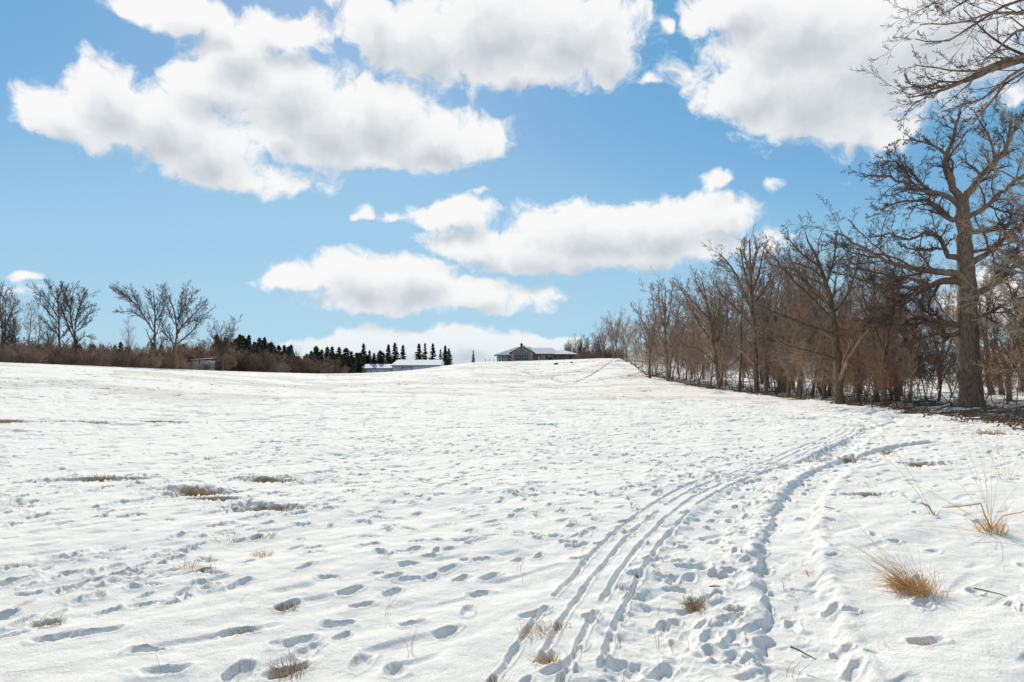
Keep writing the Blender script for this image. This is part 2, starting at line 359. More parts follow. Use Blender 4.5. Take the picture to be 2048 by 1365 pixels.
    groove(rutL[96:], .42, .04, .1, .008, .5, .15, .6)
    r2 = spl([(10.9, 20.6), (13.8, 24.5), (14.1, 29), (13.3, 34.5), (11.5, 41), (8.6, 49), (6.8, 57)])
    groove(r2, .42, .04, .1, .01, .5, .1, .6)
    # four narrow runner grooves to the left of the ruts
    sledc = spl([(-.35, 2.4), (.0, 3.1), (.20, 3.7), (.46, 4.6), (.92, 5.9), (1.5, 7.3), (2.35, 9.0), (3.6, 10.9), (5.2, 13.0), (6.5, 14.8), (8.6, 17.8), (10.2, 20.4)])
    for k, dx in enumerate((-.26, -.09, .09, .26)):
        seg = offs(sledc, dx)
        cuts = [(0, 38), (39, 80), (80, 133)] if k % 2 == 0 else [(0, 24), (26, 66), (67, 133)]
        for c0, c1 in cuts:
            if c1-c0 > 2: groove(seg[c0:c1], .052, .028, 0, .008, .6, .02, .25)
    # tread imprints across the right rut and near left rut
    for line, n, sc in ((rutR, 120, .7), (rutL[:110], 110, .55)):
        for k in range(n):
            q = pr.random()**1.3*.97; i = int(q*(len(line)-1)); px_, py_ = line[i]
            pit(px_+pr.gauss(0, .10), py_+pr.gauss(0, .10), pr.uniform(0, 3.14), pr.uniform(.05, .13), pr.uniform(.04, .08), pr.uniform(.008, .022)*sc, .6, 0, .003, .3)
        for k in range(55):      # crumbled snow thrown along the edges
            i = int(pr.random()**1.2*(len(line)-2)); px_, py_ = offs(line, pr.choice((-1, 1))*pr.gauss(.29, .05))[i]
            pit(px_, py_, pr.uniform(0, 3.14), pr.uniform(.07, .2), pr.uniform(.05, .11), pr.choice((.015, .028, -.008, -.012)), .6, 0, .005, .3)
    # footprints read off the picture: pixel, length factor, bare floor
    FP = [(19,1162,1.5,0),(58,1184,1.1,0),(128,1173,1.2,0),(156,1169,1.2,0),(244,1144,1.2,0),(137,1145,.9,0),(125,1119,1.6,0),(212,1170,.8,0),(9,1225,.9,0),
     (16,1267,1,0),(97,1241,1.1,1),(216,1220,.9,0),(200,1266,1.3,0),(294,1203,1.2,0),(347,1200,1,0),(294,1300,1.1,0),(403,1140,.9,1),(494,1122,.9,0),(481,1162,1.2,0),
     (575,1206,1.1,1),(484,1256,1.2,.6),(481,1334,1.3,0),(578,1328,1.2,1),(328,1344,1.3,0),(110,1277,1.2,0),(626,1106,1,0),(740,1091,1.1,0),(834,1085,.9,0),(828,1100,.9,0),(819,1125,1,0),(860,1112,.8,0),
     (898,1097,.8,0),(922,1082,1,0),(937,1063,.9,0),(966,1113,1,0),(784,1148,1.1,0),(702,1176,1.2,0),(784,1174,1,0),(725,1200,1.1,0),(961,1177,1,0),(825,1235,1,0),
     (893,1252,1.1,0),(676,1237,1.1,.3),(723,1311,1.3,0),(790,1331,1.2,0),(1068,1226,1.1,0),(588,1273,1.4,0),(620,1290,1,0),(1160,1115,.9,0),(1150,1092,1,0),(1225,1072,1,.7),
     (1250,1045,1,1),(1185,1060,1,0),(1035,1110,1,0),(1140,1085,1,0),(1270,1150,1,.6),(1400,1195,1.1,1),(1450,1150,1,0),(1470,1215,1,.5),(1330,1235,1,.3),
     (1290,1095,.8,0),(1110,1335,1,0),(1095,1310,1,1),(1325,1330,1.2,0),(1230,1320,1.1,0),(1420,1270,1.1,0),(1500,1255,.9,0),(1530,1120,.9,0),(1460,1040,.9,0),(1500,1010,.8,0),
     (1430,1085,1,0),(1380,1150,1,0),(1640,1000,.8,0),(1680,1030,1,0),(1660,1048,.8,0),(1750,1075,.9,0),(1870,1100,1,0),(1790,1085,.9,0),(1665,1210,1,0),(1700,1217,.8,0),(1685,1290,.8,0),
     (1710,1330,1,0),(1855,1280,1.2,.5),(250,1035,.9,0),(70,1035,1,0),(215,1010,1,0),(300,1008,1,0),(290,1020,1,0),(200,1035,1,0),(85,1031,1,0),(20,1050,1.4,.4),(130,1045,1,0),(280,1032,1,0)]
    for (px_, py_, f, b) in FP:
        g = on_ground(px_, py_); pit(g.x, g.y, pr.gauss(.75, .4), .185*f, .105*f, pr.uniform(.034, .052)*(1.15 if b else 1)*pr.uniform(.75, 1.1), pr.uniform(.35, .7), b, .010, .24)
    def trail(keys, w=.22, st=.42, n=1, **kw):
        pts = spl([tuple(on_ground(*k).xy) for k in keys], 24); acc = 0; side = 1
        for (a, b) in zip(pts[:-1], pts[1:]):
            acc += math.hypot(b[0]-a[0], b[1]-a[1])
            while acc > st:
                acc -= st*pr.uniform(.8, 1.25); side = -side
                h = math.atan2(b[0]-a[0], b[1]-a[1])
                for _ in range(n):
                    ox = side*w/2+pr.gauss(0, w*.35)
                    pit(a[0]+math.cos(h)*ox, a[1]-math.sin(h)*ox, h+pr.gauss(0, .25), pr.uniform(.13, .22), pr.uniform(.07, .11), pr.uniform(.025, .045), .5, (.6 if pr.random() < .05 else 0), .012, .16)
    trail([(0,1195),(150,1160),(330,1110),(480,1065),(640,1015),(780,990),(900,962),(1000,930),(1150,905),(1300,868),(1420,840)], .5, .26, 1)
    trail([(0,1205),(150,1168),(330,1118),(480,1075),(640,1030),(780,1000),(900,975),(1010,945),(1160,930),(1310,890)], .4, .34)
    trail([(330,985),(480,1000),(600,1005),(700,985),(850,955),(960,930)], .5, .3)
    trail([(1300,985),(1400,950),(1500,915),(1620,880),(1750,850)], .8, .25)
    trail([(700,1365),(820,1240),(1010,1110),(1180,1010),(1300,950),(1450,890)], .3, .7)
    trail([(1290,1340),(1370,1180),(1440,1080),(1530,985),(1640,925),(1800,880)], .5, .24)
    trail([(1440,1340),(1460,1180),(1500,1080),(1560,985),(1660,925)], .4, .30)
    trail([(1180,1000),(1300,985),(1480,965)], .5, .5)
    for k in range(95):         # trampled strip between the ruts
        i = int(pr.random()**1.15*(len(rutR)-2)); a = rutR[i]; o_ = offs(rutR, -pr.uniform(.3, .95))[i]
        pit(o_[0], o_[1], pr.uniform(-.6, 1.6), pr.uniform(.08, .26), pr.uniform(.07, .13), pr.uniform(.015, .036), .5, 0, .006, .25)
    # single and clustered prints scattered over the field
    for k in range(8500):
        d = 5.5*math.exp(pr.random()*2.5); a = pr.uniform(-40, 40)
        x, y = d*math.sin(R(a)), d*math.cos(R(a))
        if d < 9 and pr.random() < .75: continue
        if a > 21 and d < 16 and pr.random() < .85: continue
        c = float(vnoise(np.array([x*.25]), np.array([y*.25]), 7)[0])
        if c < .42 and pr.random() < .65: continue
        f = 1+max(0, d-12)/40
        pit(x, y, pr.gauss(.9, .8), pr.uniform(.09, .24)*f, pr.uniform(.06, .11)*f, pr.uniform(.018, .036), .55, (.6 if pr.random() < .012 else 0), .012, .18)
    # long scoured hollows with dry grass
    for (px_, py_, ln, wd, b) in HOLLOWS:
        g = on_ground(px_, py_); pit(g.x, g.y, R(88)+pr.gauss(0, .15), ln, wd, .07, .5, b*.55, .015, .5)
    # lines of tracks on the far hill
    for keys in ([(970,728),(1010,738),(1050,746),(1090,753)], [(990,728),(1030,738),(1080,752)], [(1020,738),(1110,729),(1180,724)], [(1080,752),(1150,741),(1230,720)],
                 [(1090,753),(1160,741),(1245,722)], [(930,755),(1010,765),(1080,757),(1160,743)], [(940,760),(1060,770),(1140,764),(1190,768)],
                 [(1150,765),(1190,745),(1225,722)], [(1130,770),(1250,752),(1300,742)], [(900,778),(1100,777),(1260,780)], [(1100,757),(1140,768)]):
        P = [tuple(on_ground(*k).xy) for k in keys]
        groove(spl(P, 6), .60, .09, .66, .03, .6, .25, .5)
    Z = base+H
    v = np.stack([X, Y, Z], -1).reshape(-1, 3)
    idx = np.arange(nr*nt_).reshape(nr, nt_); nx = np.roll(idx, -1, axis=1)
    f = np.stack([idx[:-1], idx[1:], nx[1:], nx[:-1]], -1).reshape(-1, 4)
    # centre fan
    c_i = len(v); v = np.vstack([v, [[0, 0, float(Z[0].mean())]]])
    tri = np.stack([np.full(nt_, c_i), idx[0], nx[0]], -1)
    me = bpy.data.meshes.new('snow_field')
    me.vertices.add(len(v)); me.vertices.foreach_set('co', v.astype(np.float32).ravel())
    loops = np.concatenate([f.ravel(), tri.ravel()]); me.loops.add(len(loops)); me.loops.foreach_set('vertex_index', loops.astype(np.int32))
    st = np.concatenate([np.arange(len(f))*4, len(f)*4+np.arange(len(tri))*3]); me.polygons.add(len(st))
    me.polygons.foreach_set('loop_start', st.astype(np.int32)); me.update(calc_edges=True)
    me.polygons.foreach_set('use_smooth', np.ones(len(st), bool))
    at_ = me.attributes.new('bare', 'FLOAT', 'POINT'); at_.data.foreach_set('value', np.append(bare.ravel(), 0).astype(np.float32))  # bare ground, plus the painted shade speckle of the field
    m = bpy.data.materials.new('snow'); m.use_nodes = True; nt = m.node_tree; L = nt.links.new; b = nt.nodes['Principled BSDF']
    b.inputs['Roughness'].default_value = .9; b.inputs['Specular IOR Level'].default_value = .05
    tc = nn(nt, 'ShaderNodeTexCoord')
    ga = nn(nt, 'ShaderNodeAttribute', attribute_name='bare')
    no = nn(nt, 'ShaderNodeTexNoise'); no.inputs['Scale'].default_value = 22; no.inputs['Detail'].default_value = 6; L(tc.outputs['Object'], no.inputs['Vector'])
    ad = nn(nt, 'ShaderNodeMath', operation='MULTIPLY_ADD'); ad.inputs[1].default_value = 1.1; L(no.outputs['Fac'], ad.inputs[0]); L(ga.outputs['Fac'], ad.inputs[2])
    mr = nn(nt, 'ShaderNodeMapRange', interpolation_type='SMOOTHSTEP'); mr.inputs[1].default_value = .98; mr.inputs[2].default_value = 1.22; L(ad.outputs[0], mr.inputs[0])
    n2 = nn(nt, 'ShaderNodeTexNoise'); n2.inputs['Scale'].default_value = 60; n2.inputs['Detail'].default_value = 3; L(tc.outputs['Object'], n2.inputs['Vector'])
    dirt_and_shade = nn(nt, 'ShaderNodeMix', data_type='RGBA'); dirt_and_shade.inputs[6].default_value = (.09,.055,.03,1); dirt_and_shade.inputs[7].default_value = (.30,.20,.11,1); L(n2.outputs['Fac'], dirt_and_shade.inputs[0])
    mx = nn(nt, 'ShaderNodeMix', data_type='RGBA'); L(mr.outputs[0], mx.inputs[0])
    gr = nn(nt, 'ShaderNodeTexNoise'); gr.inputs['Scale'].default_value = 110; gr.inputs['Detail'].default_value = 4; gr.inputs['Roughness'].default_value = .8; L(tc.outputs['Object'], gr.inputs['Vector'])
    gm = nn(nt, 'ShaderNodeMapRange'); gm.inputs[1].default_value = .36; gm.inputs[2].default_value = .64; L(gr.outputs['Fac'], gm.inputs[0])
    gc = nn(nt, 'ShaderNodeMix', data_type='RGBA'); gc.inputs[6].default_value = (.74,.73,.715,1); gc.inputs[7].default_value = (.96,.945,.925,1); L(gm.outputs[0], gc.inputs[0]); L(gc.outputs[2], mx.inputs[6]); L(dirt_and_shade.outputs[2], mx.inputs[7]); L(mx.outputs[2], b.inputs['Base Color'])
    b1 = nn(nt, 'ShaderNodeBump'); b1.inputs['Strength'].default_value = .9; b1.inputs['Distance'].default_value = .011
    n3 = nn(nt, 'ShaderNodeTexNoise'); n3.inputs['Scale'].default_value = 75; n3.inputs['Detail'].default_value = 8; n3.inputs['Roughness'].default_value = .7; L(tc.outputs['Object'], n3.inputs['Vector']); L(n3.outputs['Fac'], b1.inputs['Height'])
    b2 = nn(nt, 'ShaderNodeBump'); b2.inputs['Strength'].default_value = .45; b2.inputs['Distance'].default_value = .1
    n4 = nn(nt, 'ShaderNodeTexNoise'); n4.inputs['Scale'].default_value = 4.5; n4.inputs['Detail'].default_value = 4; L(tc.outputs['Object'], n4.inputs['Vector']); L(n4.outputs['Fac'], b2.inputs['Height'])
    L(b2.outputs[0], b1.inputs['Normal']); L(b1.outputs[0], b.inputs['Normal'])
    me.materials.append(m)
    o = link('snow_field', me); o['kind'] = 'structure'
    return o

# wood edge on the right and brush edge on the left, as photo column -> distance
WPX = np.array([1225, 1240, 1290, 1400, 1500, 1600, 1700, 1800, 1900, 2048, 2300, 3000.])
WY  = np.array([ 212,  190,  112,   74,   57,   45,   37,   31,   26,   21,   17,   14.])
LPX = np.array([-900, 0, 200, 400, 640, 730.]); LY = np.array([88, 93, 102, 118, 150, 165.])
HOLLOWS = [(190,960,1.7,.42,1),(365,980,.9,.5,1),(400,988,.9,.35,.6),(545,962,1.0,.4,1),(530,1020,1.0,.5,1),(425,1003,.7,.35,1),(145,845,2.2,.5,1),(15,843,1.6,.5,1),(318,845,2.0,.4,.9),(95,795,1.8,.5,.8),
           (560,885,.8,.3,.7),(1735,990,.6,.3,1),(1850,930,.8,.5,.8),(1700,912,1.0,.4,.8),(1660,918,.8,.3,.7),(1985,868,1.5,.5,1),(1080,848,1.6,.4,.8),(950,855,1.5,.4,.7)]
build_ground()

# ------------------------------------------------------------------ tubes, branches, blades
def tube_mesh(name, lines, material, smooth=True, sides=None):
    """lines: list of (points, radii). Builds one mesh of tapered tubes."""
    groups = {}
    for P, Rr in lines:
        k = sides or (3 if Rr[0] < .035 else 5 if Rr[0] < .12 else 9 if Rr[0] < .3 else 14)
        groups.setdefault((len(P), k), []).append((P, Rr))
    V = []; F = []; base = 0
    for (n, k), ls in groups.items():
        P = np.array([[tuple(p) for p in l[0]] for l in ls]); Q = np.array([l[1] for l in ls])
        T = np.gradient(P, axis=1); T /= np.linalg.norm(T, axis=2, keepdims=True)+1e-9
        D = P[:, -1]-P[:, 0]; ref = np.where(np.abs(D[:, 2:3]) > .7*np.linalg.norm(D, axis=1, keepdims=True), [[1., 0, 0]], [[0, 0, 1.]])
        ref = np.repeat(ref[:, None], n, 1)
        A = np.cross(T, ref); A /= np.linalg.norm(A, axis=2, keepdims=True)+1e-9; B = np.cross(T, A)
        an = np.arange(k)*2*math.pi/k
        ring = P[:, :, None]+Q[:, :, None, None]*(A[:, :, None]*np.cos(an)[None, None, :, None]+B[:, :, None]*np.sin(an)[None, None, :, None])
        V.append(ring.reshape(-1, 3)); m = len(ls)
        idx = base+np.arange(m*n*k).reshape(m, n, k); nx = np.roll(idx, -1, 2)
        F.append(np.stack([idx[:, :-1], nx[:, :-1], nx[:, 1:], idx[:, 1:]], -1).reshape(-1, 4)); base += m*n*k
    V = np.concatenate(V); F = np.concatenate(F)
    return quad_mesh(name, V, F, material, smooth)
def quad_mesh(name, V, F, material, smooth=False):
    me = bpy.data.meshes.new(name); k = F.shape[1]
    me.vertices.add(len(V)); me.vertices.foreach_set('co', V.astype(np.float32).ravel())
    me.loops.add(F.size); me.loops.foreach_set('vertex_index', F.astype(np.int32).ravel())
    me.polygons.add(len(F)); me.polygons.foreach_set('loop_start', (np.arange(len(F))*k).astype(np.int32)); me.update(calc_edges=True)
    if smooth: me.polygons.foreach_set('use_smooth', np.ones(len(F), bool))
    me.materials.append(material)
    return me

def limb(p, d, L, r0, r1, n, wig, trop, rng, taper=1.0):
    pts = [p.copy()]; rad = [r0]; st = L/n; d = d.normalized(); up = Vector((0, 0, 1))
    for i in range(1, n+1):
        d = (d+Vector((rng.gauss(0, wig), rng.gauss(0, wig), rng.gauss(0, wig)))+up*trop).normalized()
        p = p+d*st; pts.append(p.copy()); rad.append(r0+(r1-r0)*(i/n)**taper)
    return pts, rad
def sample(pts, rad, t):
    f = t*(len(pts)-1); i = min(int(f), len(pts)-2); u = f-i
    return pts[i].lerp(pts[i+1], u), rad[i]+(rad[i+1]-rad[i])*u, (pts[i+1]-pts[i]).normalized()
def plen(pts): return sum((b-a).length for a, b in zip(pts[:-1], pts[1:]))
def sprout(out, pts, rad, lev, spec, rng, rmin):
    if lev >= len(spec): return
    s = spec[lev]; L = plen(pts); az = rng.uniform(0, 6.28); n = s['n']
    n = max(1, int(round(n*rng.uniform(.8, 1.2))))
    for k in range(n):
        t = s['t0']+(s.get('t1', 1)-s['t0'])*(k+rng.random())/n; t = min(t, .99)
        p, r, d = sample(pts, rad, t); az += 2.4+rng.gauss(0, .35)
        a = R(s['ang']+rng.gauss(0, s.get('av', 9)))
        q = d.orthogonal().normalized(); q.rotate(Matrix.Rotation(az, 3, d))
        if s.get('flat'): q.z *= s['flat']; q.normalize()
        dd = d*math.cos(a)+q*math.sin(a)
        Lc = L*s['lr']*(1-s.get('fall', .55)*(t-s['t0'])/(1-s['t0']+1e-6))*rng.uniform(.55, 1.2)
        rc = max(rmin, min(r*s.get('rr', .5), r*.85))
        ps, rs = limb(p, dd, Lc, rc, max(rmin*.6, rc*.25), s['seg'], s['wig'], s.get('trop', 0), rng)
        out[lev].append((ps, rs)); sprout(out, ps, rs, lev+1, spec, rng, rmin)
def bare_tree(name, rng, stems, spec, rmin, tm, cm, thick=1):
    """stems: polylines of the trunk and main limbs. Returns a thing template pieces (trunk mesh, crown mesh)."""
    out = [[] for _ in spec]
    for ps, rs, sk in stems:
        if sk is None: continue
        sprout(out, ps, rs, sk, spec, rng, rmin)
    tl = [(p, r) for p, r, _ in stems]; cl = []
    for i, o in enumerate(out): cl += o
    return tube_mesh(name+'_trunk', tl, tm), tube_mesh(name+'_crown', cl, cm)
def make_tree_thing(name, meshes, label, cat, loc, rz=0, group=None, s=1):
    t = thing(name, label, cat, loc, rz, group, s)
    link('trunk', meshes[0], t); link('crown', meshes[1], t); return t

def T(rng, H, r0, wig=.03, lean=0, n=12, top=.15):
    a = rng.uniform(0, 6.28)
    ps, rs = limb(Vector((0, 0, -.15)), Vector((math.cos(a)*lean, math.sin(a)*lean, 1)), H, r0, r0*top, n, wig, .04, rng)
    rs[0] = r0*1.5; return ps, rs
def tall_spec(k=1, tw=1):
    return [dict(n=int(22*k), t0=.28, ang=42, av=12, lr=.38, fall=.45, wig=.07, trop=.09, seg=7, rr=.5),
            dict(n=int(9*tw), t0=.12, ang=38, lr=.46, wig=.08, trop=.07, seg=5, rr=.55),
            dict(n=6, t0=.1, ang=36, lr=.50, wig=.08, trop=.06, seg=3, rr=.6),
            dict(n=4, t0=.1, ang=34, lr=.6, wig=.08, trop=.05, seg=2, rr=.7)]
def pole_tree(seed, H=10, r=.13):
    rng = random.Random(seed); ps, rs = T(rng, H, r, .035, .06)
    sp = tall_spec(.8); sp[0].update(t0=.40, ang=40, lr=.30, n=15)
    return bare_tree('forest_tree', rng, [(ps, rs, 0)], sp, .0062, M['bark'], M['twig'])
def fork_tree(seed, H=10, r=.17, nf=4, spread=.45, h0=.3, rmin=.011, tm='bark', cm='twig'):
    rng = random.Random(seed); st = []
    ps, rs = limb(Vector((0, 0, -.15)), Vector((rng.gauss(0, .05), rng.gauss(0, .05), 1)), H*h0, r*1.15, r*.9, 5, .03, .03, rng); rs[0] = r*1.6
    st.append((ps, rs, None)); a = rng.uniform(0, 6)
    for k in range(nf):
        a += 6.28/nf+rng.gauss(0, .3); sp_ = spread*rng.uniform(.35, 1.25)
        p, r2, d = sample(ps, rs, rng.uniform(.7, .99))
        q, s = limb(p, Vector((math.cos(a)*sp_, math.sin(a)*sp_, 1)), H*(1-h0)*rng.uniform(.85, 1.12), r*.62, r*.12, 11, .07, .035, rng)
        st.append((q, s, 0))
    sp = [dict(n=13, t0=.12, ang=36, av=10, lr=.42, fall=.45, wig=.08, trop=.09, seg=6, rr=.5),
          dict(n=8, t0=.12, ang=36, lr=.48, wig=.09, trop=.07, seg=4, rr=.6),
          dict(n=6, t0=.1, ang=34, lr=.52, wig=.08, trop=.06, seg=3, rr=.65),
          dict(n=4, t0=.1, ang=34, lr=.6, wig=.08, trop=.05, seg=2, rr=.7)]
    return bare_tree('tree', rng, st, sp, rmin, M[tm], M[cm])
def bush_mesh(seed, H=3.0, W=1.0, n=16, m='brush', rmin=.008, leaf=0, tw=7, low=.12):
    """a multi-stemmed bush: one mesh of stems and twigs"""
    rng = random.Random(seed); out = [[] for _ in range(3)]; st = []
    for k in range(n):
        a = rng.uniform(0, 6.28); rr = rng.random()**.5*W*.45; l = rng.uniform(.1, .65)
        ps, rs = limb(Vector((math.cos(a)*rr, math.sin(a)*rr, -.1)), Vector((math.cos(a)*l, math.sin(a)*l, 1)), H*rng.uniform(.6, 1.1), rng.uniform(.014, .03), rmin, 8, .10, .01, rng)
        st.append((ps, rs))
        sp = [dict(n=11, t0=low, ang=42, av=16, lr=.42, fall=.4, wig=.10, trop=.03, seg=5, rr=.55),
              dict(n=tw, t0=.1, ang=40, av=14, lr=.50, wig=.10, trop=.02, seg=3, rr=.7),
              dict(n=4, t0=.1, ang=38, lr=.6, wig=.10, trop=.01, seg=2, rr=.8)]
        sprout(out, ps, rs, 0, sp, rng, rmin)
    return tube_mesh('bush', st+out[0]+out[1]+out[2], M[m], sides=3)

def leaf_mesh(seed, H, W, n, m, size=.07, zlo=.3):
    rng = np.random.default_rng(seed); k = max(4, n//45)
    cc = np.stack([rng.normal(0, W*.32, k), rng.normal(0, W*.32, k), rng.uniform(zlo, 1, k)*H], -1)
    c = cc[rng.integers(0, k, n)]+rng.normal(0, 1, (n, 3))*np.array([W*.13, W*.13, H*.045])
    u = rng.normal(0, 1, (n, 3)); u /= np.linalg.norm(u, axis=1)[:, None]; w = np.cross(u, rng.normal(0, 1, (n, 3))); w /= np.linalg.norm(w, axis=1)[:, None]
    s = size*rng.uniform(.6, 1.3, (n, 1))
    V = np.stack([c-u*s, c+w*s*.45, c+u*s, c-w*s*.45], 1).reshape(-1, 3)
    return quad_mesh('leaves', V, np.arange(n*4).reshape(n, 4), m)

# ------------------------------------------------------------------ spruces
def spruce(seed, H=12, W=2.2, dens=1.0, m='needles', gap=.12, bottom=.05):
    rng = random.Random(seed); V = []; F = []
    z = bottom*H
    while z < H*.985:
        t = z/H; rad = W*(1-t)**.85*rng.uniform(.72, 1.15)+.10; nb = max(4, int(9*dens*(1-t*.5)))
        a0 = rng.uniform(0, 6.28)
        for k in range(nb):
            if rng.random() < gap: continue
            a = a0+k*6.28/nb+rng.gauss(0, .2); L = rad*rng.uniform(.5, 1.2); zj = rng.uniform(-.025, .025)*H*(1-t*.6); dr = rng.uniform(.12, .38)
            ca, sa = math.cos(a), math.sin(a); nseg = 3+int(L*2.2)
            for j in range(nseg):
                f = (j+.6)/nseg; rr_ = L*f; w = .17+.20*L*(1-f*.75)*rng.uniform(.7, 1.2)
                zz = z+zj+L*.10*math.sin(f*3)-rr_*dr+rr_*rr_/max(L, .1)*.22
                cx, cy = ca*rr_, sa*rr_
                for s_ in (-1, 1):
                    b0 = len(V); sp_ = rng.uniform(.5, 1.0); hang = rng.uniform(.10, .34)
                    V += [(cx-ca*.18, cy-sa*.18, zz+.03), (cx+ca*.28, cy+sa*.28, zz-.02), (cx+ca*.20-s_*sa*w*sp_, cy+sa*.20+s_*ca*w*sp_, zz-hang), (cx-s_*sa*w*.7, cy+s_*ca*w*.7, zz-hang*.8)]
                    F.append((b0, b0+1, b0+2, b0+3))
        z += H*.021*rng.uniform(.6, 1.4)
    # leader
    for k in range(3):
        a = k*2.1; b0 = len(V); V += [(0, 0, H*1.03), (math.cos(a)*.07, math.sin(a)*.07, H*.95), (math.cos(a)*.2, math.sin(a)*.2, H*.90), (0, 0, H*.93)]; F.append((b0, b0+1, b0+2, b0+3))
    crown = quad_mesh('spruce_crown', np.array(V, float), np.array(F), M[m])
    trunk = tube_mesh('spruce_trunk', [([Vector((0, 0, -.3)), Vector((.03, 0, H*.4)), Vector((0, .02, H*.97))], [H*.014+.05, H*.010+.03, .02])], M['bark'])
    return trunk, crown
# ================================================================== buildings
def boxes_mesh(name, bs, material, bevel=0):
    """one mesh of several boxes: (x0,x1,y0,y1,z0,z1)"""
    V = []; F = []
    for (x0, x1, y0, y1, z0, z1) in bs:
        b = len(V); V += [(x0,y0,z0),(x1,y0,z0),(x1,y1,z0),(x0,y1,z0),(x0,y0,z1),(x1,y0,z1),(x1,y1,z1),(x0,y1,z1)]
        F += [(b,b+3,b+2,b+1),(b+4,b+5,b+6,b+7),(b,b+1,b+5,b+4),(b+1,b+2,b+6,b+5),(b+2,b+3,b+7,b+6),(b+3,b,b+4,b+7)]
    return quad_mesh(name, np.array(V, float), np.array(F), material)
def poly_mesh(name, V, F, material):
    me = bpy.data.meshes.new(name); me.from_pydata([tuple(v) for v in V], [], F); me.update(); me.materials.append(material); return me
def hip_roof(x0, x1, y0, y1, ze, zr, hl, hr, th=.22):
    """roof solid: eave rectangle, ridge along x, hip lengths at each end (0 = gable)"""
    ym = (y0+y1)/2
    V = [(x0,y0,ze),(x1,y0,ze),(x1,y1,ze),(x0,y1,ze),(x0+hl,ym,zr),(x1-hr,ym,zr),(x0,y0,ze-th),(x1,y0,ze-th),(x1,y1,ze-th),(x0,y1,ze-th)]
    F = [(0,1,5,4),(1,2,5),(2,3,4,5),(3,0,4),(0,6,7,1),(1,7,8,2),(2,8,9,3),(3,9,6,0),(6,9,8,7)]
    return V, F
def gable_roof_y(x0, x1, y0, y1, ze, zr, th=.25):
    """gable facing the viewer: ridge runs along y"""
    xm = (x0+x1)/2
    V = [(x0,y0,ze),(xm,y0,zr),(x1,y0,ze),(x0,y1,ze),(xm,y1,zr),(x1,y1,ze),(x0,y0,ze-th),(xm,y0,zr-th),(x1,y0,ze-th),(x0,y1,ze-th),(xm,y1,zr-th),(x1,y1,ze-th)]
    F = [(0,1,4,3),(1,2,5,4),(6,9,10,7),(7,10,11,8),(0,6,7,1),(1,7,8,2),(3,4,10,9),(4,5,11,10),(0,3,9,6),(2,8,11,5)]
    return V, F
def merge(parts):
    V = []; F = []
    for v, f in parts:
        b = len(V); V += v; F += [tuple(i+b for i in q) for q in f]
    return V, F

M['roof_snow'] = mat('snow_dusted_roof', (.74, .75, .77), .8, (.62, .64, .68), 1.2, (1, 1, 1), .2, .03)
M['stone'] = mat('field_stone', (.20,.16,.12), .9, (.42,.34,.25), 2.2, bump=.5, bdist=.05)
M['siding'] = mat('taupe_siding', (.36,.34,.33), .8, (.42,.40,.39), 1, (.2, .2, 9), .2)
M['olive_wall'] = mat('olive_brown_wall', (.15, .14, .10), .85, (.20, .185, .14), 2)
M['fascia'] = mat('brown_fascia', (.07, .05, .04), .6)
M['glass'] = mat('window_glass', (.10, .15, .17), .08, spec=.6)
M['pane_pale'] = mat('pale_window', (.50, .58, .60), .15, spec=.6)
M['frame'] = mat('dark_window_frame', (.045, .055, .055), .5)
M['dark_shrub'] = mat('dark_evergreen_shrub', (.03, .032, .02), .9, (.06, .05, .035), 6)
M['barn_wall'] = mat('pale_blue_metal_siding', (.50, .58, .68), .5, (.56, .64, .74), 1, (9, 9, .1), .3, .02)
M['barn_trim'] = mat('grey_blue_trim', (.12, .15, .19), .5)
M['shed_wall'] = mat('weathered_grey_boards', (.5, .5, .5), .8, (.62, .62, .61), 2, (6, 6, .3))
M['stone_dark'] = mat('dark_stone', (.05, .045, .04), .9, (.10, .09, .08), 3)
M['log'] = mat('weathered_log', (.09, .075, .062), .9, (.20, .17, .14), 4, (1, 1, 1), .4)
M['post'] = mat('grey_post', (.12, .11, .10), .9)

K = 250/FPX                                   # metres per photo pixel at the house
HX0, HY0 = (1071-CX)*K, 250.0
HZ0 = EYE-(725.2-HZ)*K
def hx(px): return (px-1071)*K
def hz(py): return (725.2-py)*K
house = thing('house', 'long low stone house with snowy roofs and a gable front on the hilltop', 'house', (HX0, HY0, HZ0))
link('wall', boxes_mesh('left_wall', [(hx(993.6), hx(1023.5), .3, 9, -1.5, hz(710))], M['siding']), house, 'taupe siding wall of the left wing')
# stone gable front: pentagon prism
gx0, gx1, gxm = hx(1023), hx(1065.5), hx(1043.2)
Vg = [(gx0,-3,-1.5),(gx1,-3,-1.5),(gx1,-3,hz(706.5)),(gxm,-3,hz(694.5)),(gx0,-3,hz(706.5)),(gx0,1,-1.5),(gx1,1,-1.5),(gx1,1,hz(706.5)),(gxm,1,hz(694.5)),(gx0,1,hz(706.5))]
link('wall', poly_mesh('gable_wall', Vg, [(0,1,2,3,4),(9,8,7,6,5),(0,5,6,1),(1,6,7,2),(2,7,8,3),(3,8,9,4),(4,9,5,0)], M['stone']), house, 'field stone wall of the front gable')
link('wall', boxes_mesh('middle_wall', [(hx(1065.6), hx(1110), .9, 9, -1.5, hz(708.3))], M['siding']), house, 'taupe siding wall of the middle wing')
link('wall', boxes_mesh('right_wall', [(hx(1110.1), hx(1138), .0, 9.1, -1.5, hz(708.3)), (hx(1138.1), hx(1153), 1.5, 8.5, -1.5, hz(708.5))], M['olive_wall']), house, 'olive brown wall of the right wing')
